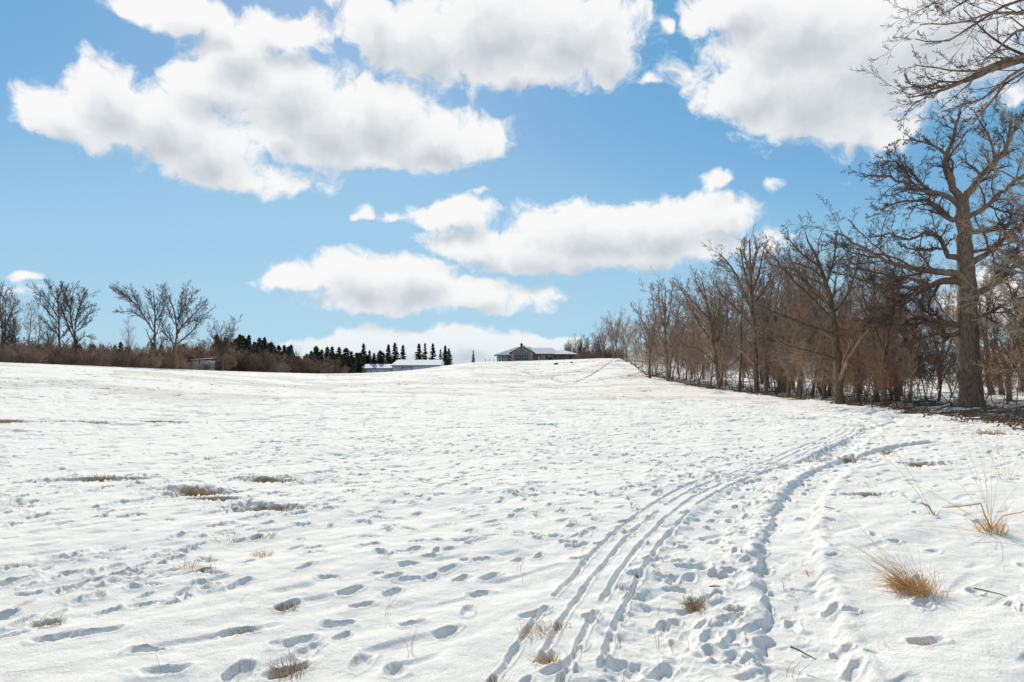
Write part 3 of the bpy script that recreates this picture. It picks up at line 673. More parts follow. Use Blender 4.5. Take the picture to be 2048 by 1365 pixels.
roofs = [hip_roof(hx(987.5), hx(1062), -.6, 10, hz(710.4), hz(693), 8.6, 0.01), hip_roof(hx(1056), hx(1122), -.2, 10.2, hz(707.8), hz(695), .01, 3),
         hip_roof(hx(1105.5), hx(1156), -1.0, 10.6, hz(708.6), hz(698.3), 3.4, 6.0)]
V, F = merge(roofs); rf = link('roof', poly_mesh('hip_roof', V, F, M['roof_snow']), house)
V, F = gable_roof_y(hx(1018.5), hx(1069.8), -3.7, 5, hz(706.2), hz(692.6), .3); link('roof', poly_mesh('gable_roof', V, F, M['roof_snow']), house)
ft = .34
def slope_board(xa, za, xb, zb, y, t=.3):
    V = [(xa,y,za-t),(xb,y,zb-t),(xb,y,zb-.04),(xa,y,za-.04),(xa,y+.08,za-t),(xb,y+.08,zb-t),(xb,y+.08,zb-.04),(xa,y+.08,za-.04)]
    return V, [(0,1,2,3),(7,6,5,4),(0,4,5,1),(3,2,6,7),(0,3,7,4),(1,5,6,2)]
V, F = merge([slope_board(hx(1018.5), hz(706.4), hx(1044.15), hz(692.9), -3.8, .36), slope_board(hx(1044.15), hz(692.9), hx(1069.8), hz(706.4), -3.8, .36)])
link('fascia', poly_mesh('gable_fascia', V, F, M['fascia']), house)
for bx in ((hx(987.5), hx(1018), -.7, -.61, hz(711.9), hz(710.5)), (hx(1069.9), hx(1105.4), -.3, -.21, hz(709.2), hz(708)), (hx(1105.5), hx(1156), -1.1, -1.01, hz(709.9), hz(708.7))): link('fascia', boxes_mesh('eave_fascia', [bx], M['fascia']), house)
ch = link('chimney', boxes_mesh('chimney', [(hx(1040.8), hx(1046), 1.5, 2.6, hz(698), hz(688.2)), (hx(1040.4), hx(1046.4), 1.42, 2.68, hz(688.2), hz(687.4)), (hx(1042.2), hx(1044), 1.8, 2.2, hz(687.4), hz(685.6))], M['stone_dark']), rf)
def window(parent, xa, xb, za, zb, y, pane='glass', fw=.1, mull=0, name='window'):
    bs = [(xa, xb, y-.07, y-.003, za, za+fw), (xa, xb, y-.07, y-.003, zb-fw, zb), (xa, xa+fw, y-.07, y-.003, za+fw, zb-fw), (xb-fw, xb, y-.07, y-.003, za+fw, zb-fw)]
    for k in range(1, mull+1):
        xm = xa+(xb-xa)*k/(mull+1); bs.append((xm-.04, xm+.04, y-.06, y-.004, za+fw, zb-fw))
    w = link(name, boxes_mesh(name, bs, M['frame']), parent)
    link('pane', boxes_mesh('pane', [(xa+fw, xb-fw, y-.035, y-.005, za+fw, zb-fw)], M[pane]), w)
    return w
for (a, b, c, d, y, pn, ml) in ((995.6, 999.4, 724.5, 713, .3, 'pane_pale', 0), (1000.2, 1004.2, 724.5, 713, .3, 'pane_pale', 0), (1005, 1007.6, 724.5, 713, .3, 'pane_pale', 0), (1018.8, 1021.8, 721, 712.8, .3, 'pane_pale', 0),
                            (1028.8, 1041.4, 720.3, 710.8, -3, 'glass', 1), (1043.2, 1056.2, 720.3, 710.8, -3, 'glass', 1), (1090.8, 1096, 718, 711, .9, 'glass', 0), (1119.5, 1130.6, 719.5, 711.5, 0, 'glass', 2), (1140.5, 1145.5, 720, 711.5, 1.5, 'glass', 0)):
    window(house, hx(a), hx(b), hz(c), hz(d), y, pn, .09, ml)
for sgn, xa, xb in ((-1, 1029.4, 1041.4), (1, 1043.2, 1055.8)):          # slanted upper lights of the gable
    lo, hi = (705.8, 700.2) if sgn < 0 else (700.2, 705.8)
    P = lambda i, y: [(hx(xa)+i, y, hz(709.2)+i), (hx(xb)-i, y, hz(709.2)+i), (hx(xb)-i, y, hz(hi)-i), (hx(xa)+i, y, hz(lo)-i)]
    w = link('window', poly_mesh('slanted_frame', P(0, -3.05)+P(0, -3.004), [(0,1,2,3),(7,6,5,4),(0,4,5,1),(1,5,6,2),(2,6,7,3),(3,7,4,0)], M['frame']), house)
    link('pane', poly_mesh('slanted_pane', P(.09, -3.075)+P(.09, -3.053), [(0,1,2,3),(7,6,5,4),(0,4,5,1),(1,5,6,2),(2,6,7,3),(3,7,4,0)], M['glass']), w)
dw = window(house, hx(1074.4), hx(1081), hz(725.5), hz(711.5), .9, 'pane_pale', .16, 0, 'door')
sh = thing('round_shrub', 'dark clipped round shrub in front of the house between a window and the right wing', 'shrub', (HX0+hx(1100), HY0-1.6, HZ0-.1))
link('stem', tube_mesh('stem', [([Vector((0,0,-1)), Vector((.05,0,.4)), Vector((0,0,1.0))], [.09,.07,.04])], M['log']), sh)
def blob_leaves(seed, rx, rz, n, m, size):
    rng = np.random.default_rng(seed); u = rng.normal(0, 1, (n, 3)); u /= np.linalg.norm(u, axis=1)[:, None]
    c = u*rng.uniform(.7, 1.05, (n, 1))*np.array([rx, rx, rz])+np.array([0, 0, rz*.9]); a = rng.normal(0, 1, (n, 3)); a /= np.linalg.norm(a, axis=1)[:, None]; b = np.cross(a, u); s = size*rng.uniform(.6, 1.3, (n, 1))
    V = np.stack([c-a*s, c+b*s, c+a*s, c-b*s], 1).reshape(-1, 3); return quad_mesh('foliage', V, np.arange(n*4).reshape(n, 4), m)
link('foliage', blob_leaves(3, .85, 1.05, 1500, M['dark_shrub'], .11), sh)

# barn
KB = 262/FPX; BX0, BY0 = (800-CX)*KB, 262.0; BZ0 = EYE-(750-HZ)*KB
def bx_(px): return (px-800)*KB
def bz_(py): return (750-py)*KB
barn = thing('barn', 'long pale blue metal barn with white roofs, half hidden by the snowy rise', 'barn', (BX0, BY0, BZ0))
link('wall', boxes_mesh('low_wall', [(bx_(724.2), bx_(785.9), 0, 9, -1, bz_(736.6))], M['barn_wall']), barn, 'pale blue wall of the lower wing')
link('wall', boxes_mesh('high_wall', [(bx_(786), bx_(880.4), -.8, 12, -1, bz_(730.6))], M['barn_wall']), barn, 'pale blue wall of the taller wing')
V, F = hip_roof(bx_(720.6), bx_(786.2), -.6, 9.6, bz_(736.6), bz_(728.2), 1.25, 0.01); link('roof', poly_mesh('low_roof', V, F, M['roof_snow']), barn, 'white roof of the lower wing')
V, F = hip_roof(bx_(782.6), bx_(882.6), -1.5, 12.7, bz_(730.8), bz_(719.4), 1.4, .05); rb = link('roof', poly_mesh('high_roof', V, F, M['roof_snow']), barn, 'white roof of the taller wing')
link('vent', tube_mesh('vent', [([Vector((bx_(767.5), 3, bz_(732))), Vector((bx_(767.5), 3, bz_(726.5)))], [.1, .1])], M['barn_trim']), barn)
link('trim', boxes_mesh('eave_trim', [(bx_(720.8), bx_(785.8), -.70, -.61, bz_(738.3), bz_(736.8)), (bx_(782.8), bx_(882.4), -1.6, -1.51, bz_(732.4), bz_(730.9))], M['barn_trim']), barn)
dx0, dx1, dz0, dz1 = bx_(803.6), bx_(824.8), bz_(750), bz_(734.2)
dr = link('door', boxes_mesh('door_frame', [(dx0, dx0+.25, -.93, -.803, dz0, dz1), (dx1-.25, dx1, -.93, -.803, dz0, dz1), (dx0+.25, dx1-.25, -.93, -.803, dz1-.25, dz1)], M['barn_trim']), barn)
link('door_panel', boxes_mesh('door_panel', [(dx0+.25, dx1-.25, -.87, -.804, dz0, dz1-.25)], M['shed_wall']), dr)
for a in (729, 741, 753.5, 768.5, 780): window(barn, bx_(a), bx_(a+2.6), bz_(747), bz_(742.5), 0, 'glass', .07)
for a in (800.2, 826.2): window(barn, bx_(a), bx_(a+1.1), bz_(742), bz_(739), -.8, 'glass', .05)
# shed in the brush on the left
g = ground_at(388, 116); KS = 116/FPX; zs = EYE-(741-HZ)*KS
shed = thing('shed', 'small pale grey shed with slanting roof in the brush at the left', 'shed', (g.x, 116, zs))
def sx_(px): return (px-388)*KS
link('wall', boxes_mesh('shed_walls', [(sx_(361), sx_(384.5), .4, 3, -1, (741-725.5)*KS), (sx_(384.6), sx_(414), 0, 3.2, -1, (741-721)*KS)], M['shed_wall']), shed)
link('roof', poly_mesh('shed_roof', [(sx_(382),-.3,(741-720.6)*KS),(sx_(415.5),-.3,(741-718.6)*KS),(sx_(415.5),3.5,(741-716)*KS),(sx_(382),3.5,(741-718)*KS),(sx_(382),-.3,(741-719.6)*KS),(sx_(415.5),-.3,(741-717.6)*KS),(sx_(415.5),3.5,(741-715)*KS),(sx_(382),3.5,(741-717)*KS)],
     [(3,2,1,0),(4,5,6,7),(0,1,5,4),(1,2,6,5),(2,3,7,6),(3,0,4,7)], M['roof_snow']), shed)
link('post', boxes_mesh('shed_post', [(sx_(398.5), sx_(400), -.12, -.003, -.9, (741-721)*KS)], M['frame']), shed)
# fence posts beside the house
for i, px in enumerate((971, 979, 987.5)):
    p = ground_at(px, 236); o = link('fence_post', boxes_mesh('fence_post', [(-.08,.08,-.08,.08,-.8,1.0),(-.10,.10,-.10,.10,1.0,1.06)], M['post']))
    o.location = (p.x, p.y, EYE-(724.5-HZ)*236/FPX)
    tag(o, ['thin fence post left of the house, the farthest left of three', 'middle one of three thin fence posts left of the house', 'thin fence post left of the house, nearest to its left corner'][i], 'fence post', 'fence posts left of the house')
mst = link('antenna_mast', tube_mesh('mast', [([Vector((0,0,-.5)), Vector((0,0,6)), Vector((0,0,12.5))], [.07,.05,.03])], M['post'])); p = ground_at(1162, 262)
mst.location = (p.x, p.y, EYE-(724-HZ)*262/FPX); tag(mst, 'tall thin mast among the bare trees just right of the house', 'mast')

# ================================================================== left side trees
GL = 'bare trees along the left field edge'
def sh_at(px, Y): return ground_at(px, Y)
def hgt(px, pyt, Y): return EYE+(HZ-pyt)/FPX*Y-gz((px-CX)/FPX*Y, Y)
ftL = [fork_tree(s, 11, .2, nf, sp, h0, .011, 'bark', 'dark_twig') for s, nf, sp, h0 in ((11, 4, .42, .28), (12, 3, .30, .38), (13, 5, .5, .25))]
poL = [pole_tree(21, 10, .13), pole_tree(22, 10, .11)]
# (photo column, top row, distance, mesh, label)
for px, pt, Y, ms, lab in (
    (30, 575, 100, poL[0], 'slender leaning bare tree near the left edge of the photo'),
    (52, 600, 108, poL[1], 'thin bare tree just right of the leaning one at the far left'),
    (2, 572, 101, ftL[2], 'bare tree cut by the left edge of the photo'),
    (74, 602, 99, poL[1], 'bare tree with a thick broken lower trunk left of the close pair'),
    (98, 640, 110, ftL[1], 'low bare tree under the close pair'),
    (18, 640, 95, ftL[0], 'low dense bare tree in the far left thicket'),
    (258, 637, 108, poL[0], 'small bare tree left of the two large spreading trees'),
    (445, 640, 120, ftL[2], 'small leaning bare tree right of the two large spreading trees'),
    (462, 642, 128, poL[1], 'small upright pale bare tree before the first spruces'),
    (205, 700, 108, poL[1], 'small scraggly bare tree in the gap between the tree pairs'),
    (-60, 560, 100, ftL[1], 'bare tree outside the left edge of the view')):
    p = sh_at(px, Y); h = hgt(px, pt, Y)
    make_tree_thing('bare_tree', ms, lab, 'tree', p, random.Random(px).uniform(0, 6.28), GL, h/11)
def px_tree(name, Y, trunk, limbs, label, seed, depth=1.0, spec=None, rmin=.0095, tm='bark', cm='dark_twig', wide=1, group=None, wig=.02):
    """a tree whose trunk and limbs were measured on the picture, then given depth"""
    rng = random.Random(seed); b = ground_at(trunk[0][0], Y); stems = []
    def conv(keys, off0, off1):
        out = []; rad = []; n = len(keys)
        for i, (px, py, w) in enumerate(keys):
            f = i/(n-1); q = at(px, py, Y)-b; q.y = off0+(off1-off0)*f**1.2; k = 1+q.y/Y; q.x = (px-CX)/FPX*Y*k-b.x; q.z = (EYE-(py-HZ)/FPX*Y*k)-b.z
            out.append(q); rad.append(w/FPX*Y/2*wide)
        # refine
        P = []; Q = []
        for i in range(n-1):
            m = max(2, int((out[i+1]-out[i]).length/.35))
            for j in range(m):
                u = j/m; a = out[max(i-1,0)]; c1 = out[i]; c2 = out[i+1]; d = out[min(i+2,n-1)]
                v = .5*((2*c1)+(c2-a)*u+(2*a-5*c1+4*c2-d)*u*u+(3*c1-a-3*c2+d)*u**3)
                P.append(v+Vector((rng.gauss(0, wig), rng.gauss(0, wig), rng.gauss(0, wig)))*(1 if i+j else 0)); Q.append(rad[i]+(rad[i+1]-rad[i])*u)
        P.append(out[-1]); Q.append(rad[-1]); return P, Q
    P, Q = conv(trunk, 0, 0); P.insert(0, P[0]-Vector((0, 0, .4))); Q.insert(0, Q[0]*1.35); Q[1] *= 1.12
    stems.append((P, Q, None if name in ('oak_tree', 'overhanging_tree') else 1))
    for keys in limbs:
        o0 = keys[0][3] if len(keys[0]) > 3 else 0; kk = [k[:3] for k in keys]
        dep = rng.choice((-1, 1))*rng.uniform(.15, .5)*depth*(abs(kk[-1][0]-kk[0][0])+abs(kk[-1][1]-kk[0][1]))/FPX*Y
        a, c = conv(kk, o0, o0+dep); stems.append((a, c, 0))
    meshes = bare_tree(name, rng, stems, spec, rmin, M[tm], M[cm])
    return make_tree_thing(name, meshes, label, 'tree', b, 0, group)
spL = [dict(n=17, t0=.12, ang=36, av=10, lr=.36, fall=.35, wig=.08, trop=.08, seg=6, rr=.42), dict(n=8, t0=.12, ang=36, lr=.46, wig=.09, trop=.06, seg=4, rr=.6), dict(n=6, t0=.1, ang=34, lr=.52, wig=.08, trop=.05, seg=3, rr=.65), dict(n=4, t0=.1, ang=34, lr=.6, wig=.08, trop=.04, seg=2, rr=.7)]
px_tree('spreading_tree', 106, [(312, 732, 7), (310, 700, 6), (309, 670, 5), (310, 640, 4), (309, 610, 3), (306, 580, 1.5)],
    [[(308,665,4),(295,645,3.6),(280,620,3),(262,600,2.4),(240,582,1.4)],[(285,628,3),(272,600,2),(262,578,1)],[(292,640,2.4),(265,625,1.8),(235,624,1)],[(310,645,3),(325,622,2),(330,600,1.2)],[(309,625,2.5),(300,600,1.6),(298,585,1)],[(309,668,2.4),(300,690,1),],
     [(268,606,2.2),(245,590,1.4),(230,580,.8)],[(311,640,2.4),(322,600,1.6),(326,576,.8)]],
    'large spreading bare tree, left of the two big ones', 41, spec=spL, wide=.78, group=GL)
px_tree('spreading_tree', 108, [(347, 732, 7), (349, 700, 6), (354, 670, 5), (352, 645, 4), (346, 615, 3), (336, 590, 1.6)],
    [[(352,668,4),(372,645,3.4),(392,625,2.4),(410,605,1.2)],[(350,690,4),(375,672,3),(395,650,2.2),(412,625,1)],[(354,655,3),(362,620,2.4),(364,592,1.2)],[(353,640,2.8),(378,605,1.8),(388,585,1)],[(350,650,2.6),(338,625,1.8),(330,585,1)],[(350,690,3),(330,665,2),(322,640,1)],[(372,645,2.6),(400,640,1.8),(418,634,.8)],[(356,640,2.6),(372,600,1.8),(370,578,.8)]],
    'large bare tree with a round crown, right of the two big ones', 42, spec=spL, wide=.78, group=GL)

px_tree('spreading_tree', 104, [(119, 722, 5.5), (119, 690, 5), (118, 650, 4), (116, 610, 3), (114, 575, 1.4)],
    [[(118,640,3),(100,610,2.4),(84,592,1.6),(76,580,.8)],[(117,625,2.6),(128,598,2),(135,575,1)],[(118,650,2.6),(98,625,2),(78,600,1)],[(116,610,2.4),(105,585,1.6),(98,570,.8)],[(118,640,2.4),(130,615,1.8),(142,600,1)],[(116,600,2.2),(122,580,1.4),(124,568,.8)],[(119,672,2),(100,655,1.4),(86,640,.8)],[(119,680,2),(132,664,1.4),(140,655,.8)]],
    'tall bare tree with a rounded crown, left of the close pair', 43, spec=spL, wide=.78, group=GL)
px_tree('spreading_tree', 106, [(150, 722, 6), (150, 690, 5), (149, 675, 4.6)],
    [[(149,680,4),(136,650,3.4),(126,625,2.6),(120,600,1.4)],[(150,678,4),(143,645,3.4),(141,620,2.6),(146,590,1.6),(150,576,.9)],[(150,672,3.6),(152,640,3),(160,612,2.2),(175,590,1.2)],[(152,640,2.6),(168,620,1.8),(184,612,1)],[(142,625,2.4),(132,600,1.6),(128,580,.8)],[(151,665,2.4),(168,652,1.8),(182,640,.9)],[(156,622,2.2),(166,595,1.4),(170,582,.8)],[(150,690,2),(170,672,1.4),(186,680,.8)],[(151,655,2),(176,632,1.4),(188,622,.8)]],
    'bare tree forking low into a wide crown, right of the close pair', 44, spec=spL, wide=.78, group=GL)
# spruces
spr = [spruce(1, 12, 3.1, 1.3), spruce(2, 12, 2.5, 1.2), spruce(3, 12, 1.7, .9, gap=.2), spruce(4, 12, 3.4, 1.3, 'dead_needles'), spruce(5, 12, 2.8, .8, gap=.25)]
def put_spruce(px, pt, Y, v, lab, grp, sc=1):
    p = ground_at(px, Y); h = hgt(px, pt, Y); k = h/12
    make_tree_thing('spruce', spr[v], lab, 'tree', p, random.Random(px*7+Y).uniform(0, 6.28), grp, (k*sc, k*sc, k))
GS = 'spruces behind the field on the left'
for px, pt, Y, v, lab in (
    (181, 686, 120, 1, 'small dark spruce standing alone right of the close pair of bare trees'), (207, 689, 122, 1, 'small dark spruce standing alone in the gap left of the big spreading trees'),
    (152, 678, 125, 3, 'dark spruce behind the close pair of bare trees'), (479, 668, 190, 3, 'brownish spruce, first tall one right of the spreading bare trees'),
    (498, 667, 195, 1, 'slim dark spruce with a bare tip beside the brownish one'), (529, 673, 185, 0, 'bushy dark spruce with a full crown standing clear of the brush'),
    (946.6, 699.5, 255, 2, 'lone small narrow spruce on the snowy rise left of the house'), (838, 686, 300, 0, 'broad dark spruce behind the middle of the barn roof'),
    (850, 684, 302, 2, 'very narrow spruce between two broad ones behind the barn roof'), (866, 685, 300, 1, 'slim spruce behind the right part of the barn roof'),
    (881, 697, 300, 2, 'short narrow spruce behind the right end of the barn roof'), (890.5, 690, 298, 0, 'dark broad spruce just right of the barn'), (898, 696, 296, 0, 'shorter dark spruce at the right end of the row by the barn'),
    (777, 688, 300, 0, 'dark spruce behind the left end of the tall barn roof'), (790, 684, 300, 0, 'tallest dark spruce above the left end of the tall barn roof'), (806, 688, 302, 1, 'ragged dark spruce right of the tallest one behind the barn'),
    (727, 685, 290, 1, 'tall pointed spruce above the left end of the low barn wing'), (739, 699, 292, 1, 'thin spruce right of the tall pointed one above the low barn wing'), (756, 706, 292, 4, 'low open spruce behind the low barn wing')):
    put_spruce(px, pt, Y, v, lab, GS)
rngs = random.Random(99)
lab_a = 'dark spruce in the dense row behind the brush left of the barn'
for k in range(34):
    px = 548+k*6.6+rngs.gauss(0, 2); put_spruce(px, float(np.interp(px, [548, 600, 640, 700, 775], [705, 713, 702, 705, 716]))+rngs.gauss(0, 6), rngs.uniform(268, 285), rngs.choice((0, 0, 1, 3)), 'low dark spruce filling the row left of the barn', GS, rngs.uniform(1.2, 2.0))
for px, pt, Y, v in ((568,697,210,0),(579,703,212,3),(588,710,212,1),(600,716,215,3),(631,694,235,0),(644,698,238,0),(654,702,236,1),(663,691,240,1),(676,693,236,0),(689,705,240,1),(704,701,240,1),(715,708,245,0),(620,700,238,1),(637,706,228,0),(668,704,230,0),(683,708,228,3),(698,712,230,0),(711,714,262,3),(722,712,285,3),(733,712,285,0),(745,714,285,3),(764,712,290,3),(770,704,290,1),(610,716,225,3),(650,712,225,3),(695,708,240,0)):
    put_spruce(px+rngs.gauss(0,1.5), pt, Y, v, lab_a, GS, 1.25)
for k in range(30):
    px = 425+k*5.6+rngs.gauss(0, 2); pt = np.interp(px, [420, 470, 520, 550, 590], [682, 678, 680, 692, 704])+rngs.gauss(0, 6)
    put_spruce(px, pt, rngs.uniform(170, 205), rngs.choice((3, 0, 3, 1)), 'spruce in the brown and green row behind the brush right of the shed', GS, 1.3)
for k in range(20):
    px = 130+k*14+rngs.gauss(0, 5); pt = 691+rngs.gauss(0, 7)
    put_spruce(px, pt, rngs.uniform(125, 150), rngs.choice((0, 1, 3)), 'low spruce seen through the brush at the foot of the big bare trees', GS, 1.2)
p = ground_at(1048.8, 262); put_spruce(1049, 690, 268, 2, 'spruce tip showing above the house roof beside the chimney', None)

# brush along the left edge
M['far_brush'] = mat('far_brush', (.20,.13,.09), .9, (.38,.265,.19), 2, rand=.45)
bu = [bush_mesh(s, 3.4, 2.4, 15, 'far_brush', .011) for s in (51, 52, 53, 54)]
bud = [bush_mesh(s, 3.4, 2.4, 13, 'dark_twig', .012) for s in (57, 58)]
rb_ = random.Random(5)
def put_bush(me, px, Y, h, lab, grp, name='bush', sw=1.0, cat='bush'):
    p = ground_at(px, Y); o = link(name, me); o.location = p; o.rotation_euler = (0, 0, rb_.uniform(0, 6.28)); k = h/3.4; o.scale = (k*sw, k*sw, k); tag(o, lab, cat, grp); return o
GB = 'brown bushes along the left field edge'
for k in range(120):
    px = -60+k*6.6+rb_.gauss(0, 3); Y = float(np.interp(px, LPX, LY))+rb_.uniform(-3, 14)
    pt = np.interp(px, [-60, 0, 100, 180, 300, 420, 520, 600, 660, 735], [680, 685, 694, 703, 698, 703, 708, 722, 732, 740])+rb_.gauss(2, 10)
    h = max(1.2, hgt(px, pt, Y)); zone = ('left of the close tree pair' if px < 95 else 'under the close tree pair' if px < 200 else 'in the gap between the tree pairs' if px < 270 else 'under the two spreading trees' if px < 360 else 'around the grey shed' if px < 430 else 'just right of the shed, before the spruces' if px < 560 else 'before the spruces, nearer the barn')
    if 355 < px < 418 and Y < 119: Y = 122
    if px > 690: continue
    put_bush(rb_.choice(bu+bud[:1]) if px > 120 else rb_.choice(bu+bud), px, Y, h, ('tall' if h > 3.6 else 'low')+' brown leafless bush '+zone, GB, sw=1.25)

for k in range(26):
    px = 20+k*16+rb_.gauss(0, 5)
    Y = float(np.interp(px, LPX, LY))-rb_.uniform(4, 7); put_bush(rb_.choice(bu), px, Y, rb_.uniform(1.2, 2.4)*(.75 if 352 < px < 420 else 1), 'low brown bush in front, right at the left snow edge, '+('far left' if px < 200 else 'below the spreading trees' if px < 352 else 'right of the shed'), GB, sw=1.3)
# ================================================================== right side wood
GW = 'bare trees of the wood on the right'
poles = [pole_tree(s, 12, r) for s, r in ((61, .14), (62, .11), (63, .17), (64, .12), (65, .15))]
forks = [fork_tree(s, 12, .17, nf, sp, h0, .0068) for s, nf, sp, h0 in ((71, 4, .40, .35), (72, 3, .55, .25), (73, 5, .42, .3), (74, 2, .5, .42))]
sap = []
for s in (81, 82, 83):
    rng = random.Random(s); ps, rs = T(rng, 6, .05, .05, .12, 9)
    sp = tall_spec(.8, .9); sp[0].update(t0=.2, ang=48, lr=.4); sap.append(bare_tree('sapling', rng, [(ps, rs, 0)], sp, .008, M['bark'], M['brush']))
TOPX = [1190, 1230, 1270, 1330, 1370, 1420, 1460, 1510, 1560, 1600, 1680, 1760, 1850, 2050, 2400]
TOPY = [ 648,  635,  625,  575,  560,  540,  525,  505,  520,  485,  480,  490,  500,  480,  460]
for px, pt, Y, ms, lab in (
    (1478, 520, 60, poles[0], 'bare tree just left of the tallest one in the middle of the wood'),
    (1300, 602, 100, forks[0], 'leaning bare tree left of the broom-shaped one'),
    (1532, 505, 56, poles[4], 'bare tree with a crooked top right of the tallest one'),
    (1600, 520, 47, poles[1], 'slim straight bare tree left of the leaning one'),
    (1770, 500, 35, forks[0], 'bare tree just left of the great oak behind its low limbs'),
    (1228, 632, 190, forks[2], 'bare tree on the hilltop at the far end of the wood'),
    (1205, 645, 205, forks[0], 'smallest bare tree at the very end of the wood on the hilltop'),
    (1252, 622, 165, forks[1], 'dense bare tree second from the hilltop end of the wood')):
    p = ground_at(px, Y); h = hgt(px, pt, Y)
    make_tree_thing('bare_tree', ms, lab, 'tree', p, random.Random(px).uniform(0, 6.28), GW, h/12.3)
spW = [dict(n=14, t0=.12, ang=38, av=12, lr=.36, fall=.35, wig=.09, trop=.06, seg=7, rr=.48), dict(n=8, t0=.12, ang=38, lr=.46, wig=.10, trop=.05, seg=5, rr=.6), dict(n=6, t0=.1, ang=36, lr=.52, wig=.09, trop=.04, seg=3, rr=.65), dict(n=4, t0=.1, ang=34, lr=.6, wig=.09, trop=.03, seg=2, rr=.7)]
px_tree('bare_tree', 92, [(1336, 772, 7), (1334, 730, 6), (1331, 690, 5), (1330, 650, 4), (1330, 610, 2.6), (1331, 572, 1.2)],
    [[(1332,700,4),(1316,660,3),(1308,620,2.2),(1304,585,1)],[(1331,670,3.4),(1320,620,2.4),(1317,578,1)],[(1330,665,3.4),(1340,620,2.4),(1344,578,1)],[(1332,690,3.2),(1350,650,2.4),(1358,610,1.8),(1362,588,1)],[(1331,640,2.6),(1325,600,1.8),(1324,572,.9)],[(1334,720,3),(1308,690,2.4),(1290,655,1.8),(1276,625,1)],[(1333,705,3),(1352,680,2),(1372,655,1)]],
    'bare tree with a broom-shaped crown at the far part of the wood', 51, spec=spW, rmin=.009, cm='twig', group=GW)
px_tree('bare_tree', 68, [(1440, 790, 8), (1434, 740, 7), (1428, 690, 6), (1420, 640, 4.6), (1412, 595, 3.2), (1402, 555, 1.4)],
    [[(1428,690,5),(1400,650,4),(1378,610,3),(1362,575,1.4)],[(1420,640,4),(1392,610,3),(1374,588,2),(1362,570,1)],[(1412,600,3),(1395,570,2),(1388,545,1)],[(1426,670,4),(1440,620,3),(1438,575,1.4)],[(1424,650,3.4),(1450,600,2.4),(1458,570,1.2)],[(1434,730,3.6),(1400,700,2.8),(1370,690,1.8),(1345,665,1)]],
    'bare tree with long limbs reaching left over the wood edge', 52, spec=spW, rmin=.008, cm='twig', group=GW)
px_tree('bare_tree', 57, [(1514, 795, 11), (1511, 720, 9.5), (1508, 650, 8), (1504, 590, 6.5), (1501, 540, 4.6), (1499, 480, 1.8)],
    [[(1508,640,5.5),(1488,585,4.4),(1466,540,3.2),(1440,508,1.6)],[(1505,600,5),(1490,545,3.8),(1480,495,1.6)],[(1504,590,5),(1520,540,3.8),(1528,497,1.6)],[(1508,655,4.4),(1470,615,3.4),(1440,585,2.4),(1432,560,1.4)],[(1502,550,3.4),(1512,510,2.2),(1513,482,1.2)],[(1502,555,3.4),(1490,515,2.2),(1488,482,1.2)],[(1509,670,4.4),(1535,620,3.4),(1545,570,2.2),(1548,540,1.2)],[(1505,610,4),(1535,570,2.8),(1545,535,1.4)]],
    'tallest straight bare tree, rising above the middle of the wood', 53, spec=spW, rmin=.0075, cm='twig', group=GW)
px_tree('bare_tree', 38, [(1680, 805, 17), (1676, 740, 15), (1670, 670, 13), (1662, 610, 11), (1650, 560, 8), (1632, 515, 5.5), (1612, 470, 2.2)],
    [[(1666,640,8),(1625,600,6.5),(1585,560,5),(1552,520,3.4),(1530,500,1.6)],[(1662,615,7),(1620,575,5.4),(1590,540,4),(1560,535,2.6),(1530,525,1.4)],[(1670,670,8),(1615,650,6.5),(1565,632,5),(1525,615,3.6),(1490,590,1.8)],[(1652,570,6),(1668,520,4.4),(1672,470,2)],[(1674,720,7),(1625,705,5.6),(1570,690,4.4),(1530,660,3),(1505,650,1.6)],[(1640,535,4.4),(1600,505,3),(1575,475,1.6)],[(1664,630,6),(1700,580,4.4),(1715,530,3),(1720,495,1.6)],[(1650,560,5),(1625,540,3.6),(1590,525,2.2)]],
    'large bare tree leaning left with long side limbs, left of the great oak', 54, spec=spW, rmin=.0065, cm='twig', group=GW)
rw = random.Random(31); nfo = 0
def wood_zone(px, d=None):
    z = 'at the hilltop end of the wood' if px < 1290 else 'in the wood where its edge bends' if px < 1400 else 'in the middle of the wood' if px < 1580 else 'in the wood left of the oak' if px < 1880 else 'right of the great oak'
    return z if d is None else z+(', at its edge' if d < 5 else ', a few steps in' if d < 16 else ', deep inside')
while nfo < 84:
    px = 1215+rw.random()**.85*1250; ye = float(np.interp(px, WPX, WY)); Y = ye+2+abs(rw.gauss(0, 1))*(16+ye*.12)
    if px < 1260: Y = rw.uniform(185, 225)
    if abs(px-1940) < 110 and Y < 38: continue
    pt = float(np.interp(px, TOPX, TOPY)); hmax = hgt(px, pt, Y); h = min(hmax*rw.uniform(.5, 1.04), rw.uniform(9, 17))
    ms = rw.choice(poles+forks+forks); p = ground_at(px, Y); nfo += 1
    make_tree_thing('bare_tree', ms, ('tall ' if h > 12 else 'shorter ')+('straight' if ms in poles else 'forked')+' leafless tree '+wood_zone(px, Y-ye), 'tree', p, rw.uniform(0, 6.28), GW, (h/12.3*rw.uniform(.9, 1.3),)*2+(h/12.3,)).rotation_euler = (rw.gauss(0, .06), rw.gauss(0, .07), rw.uniform(0, 6.28))
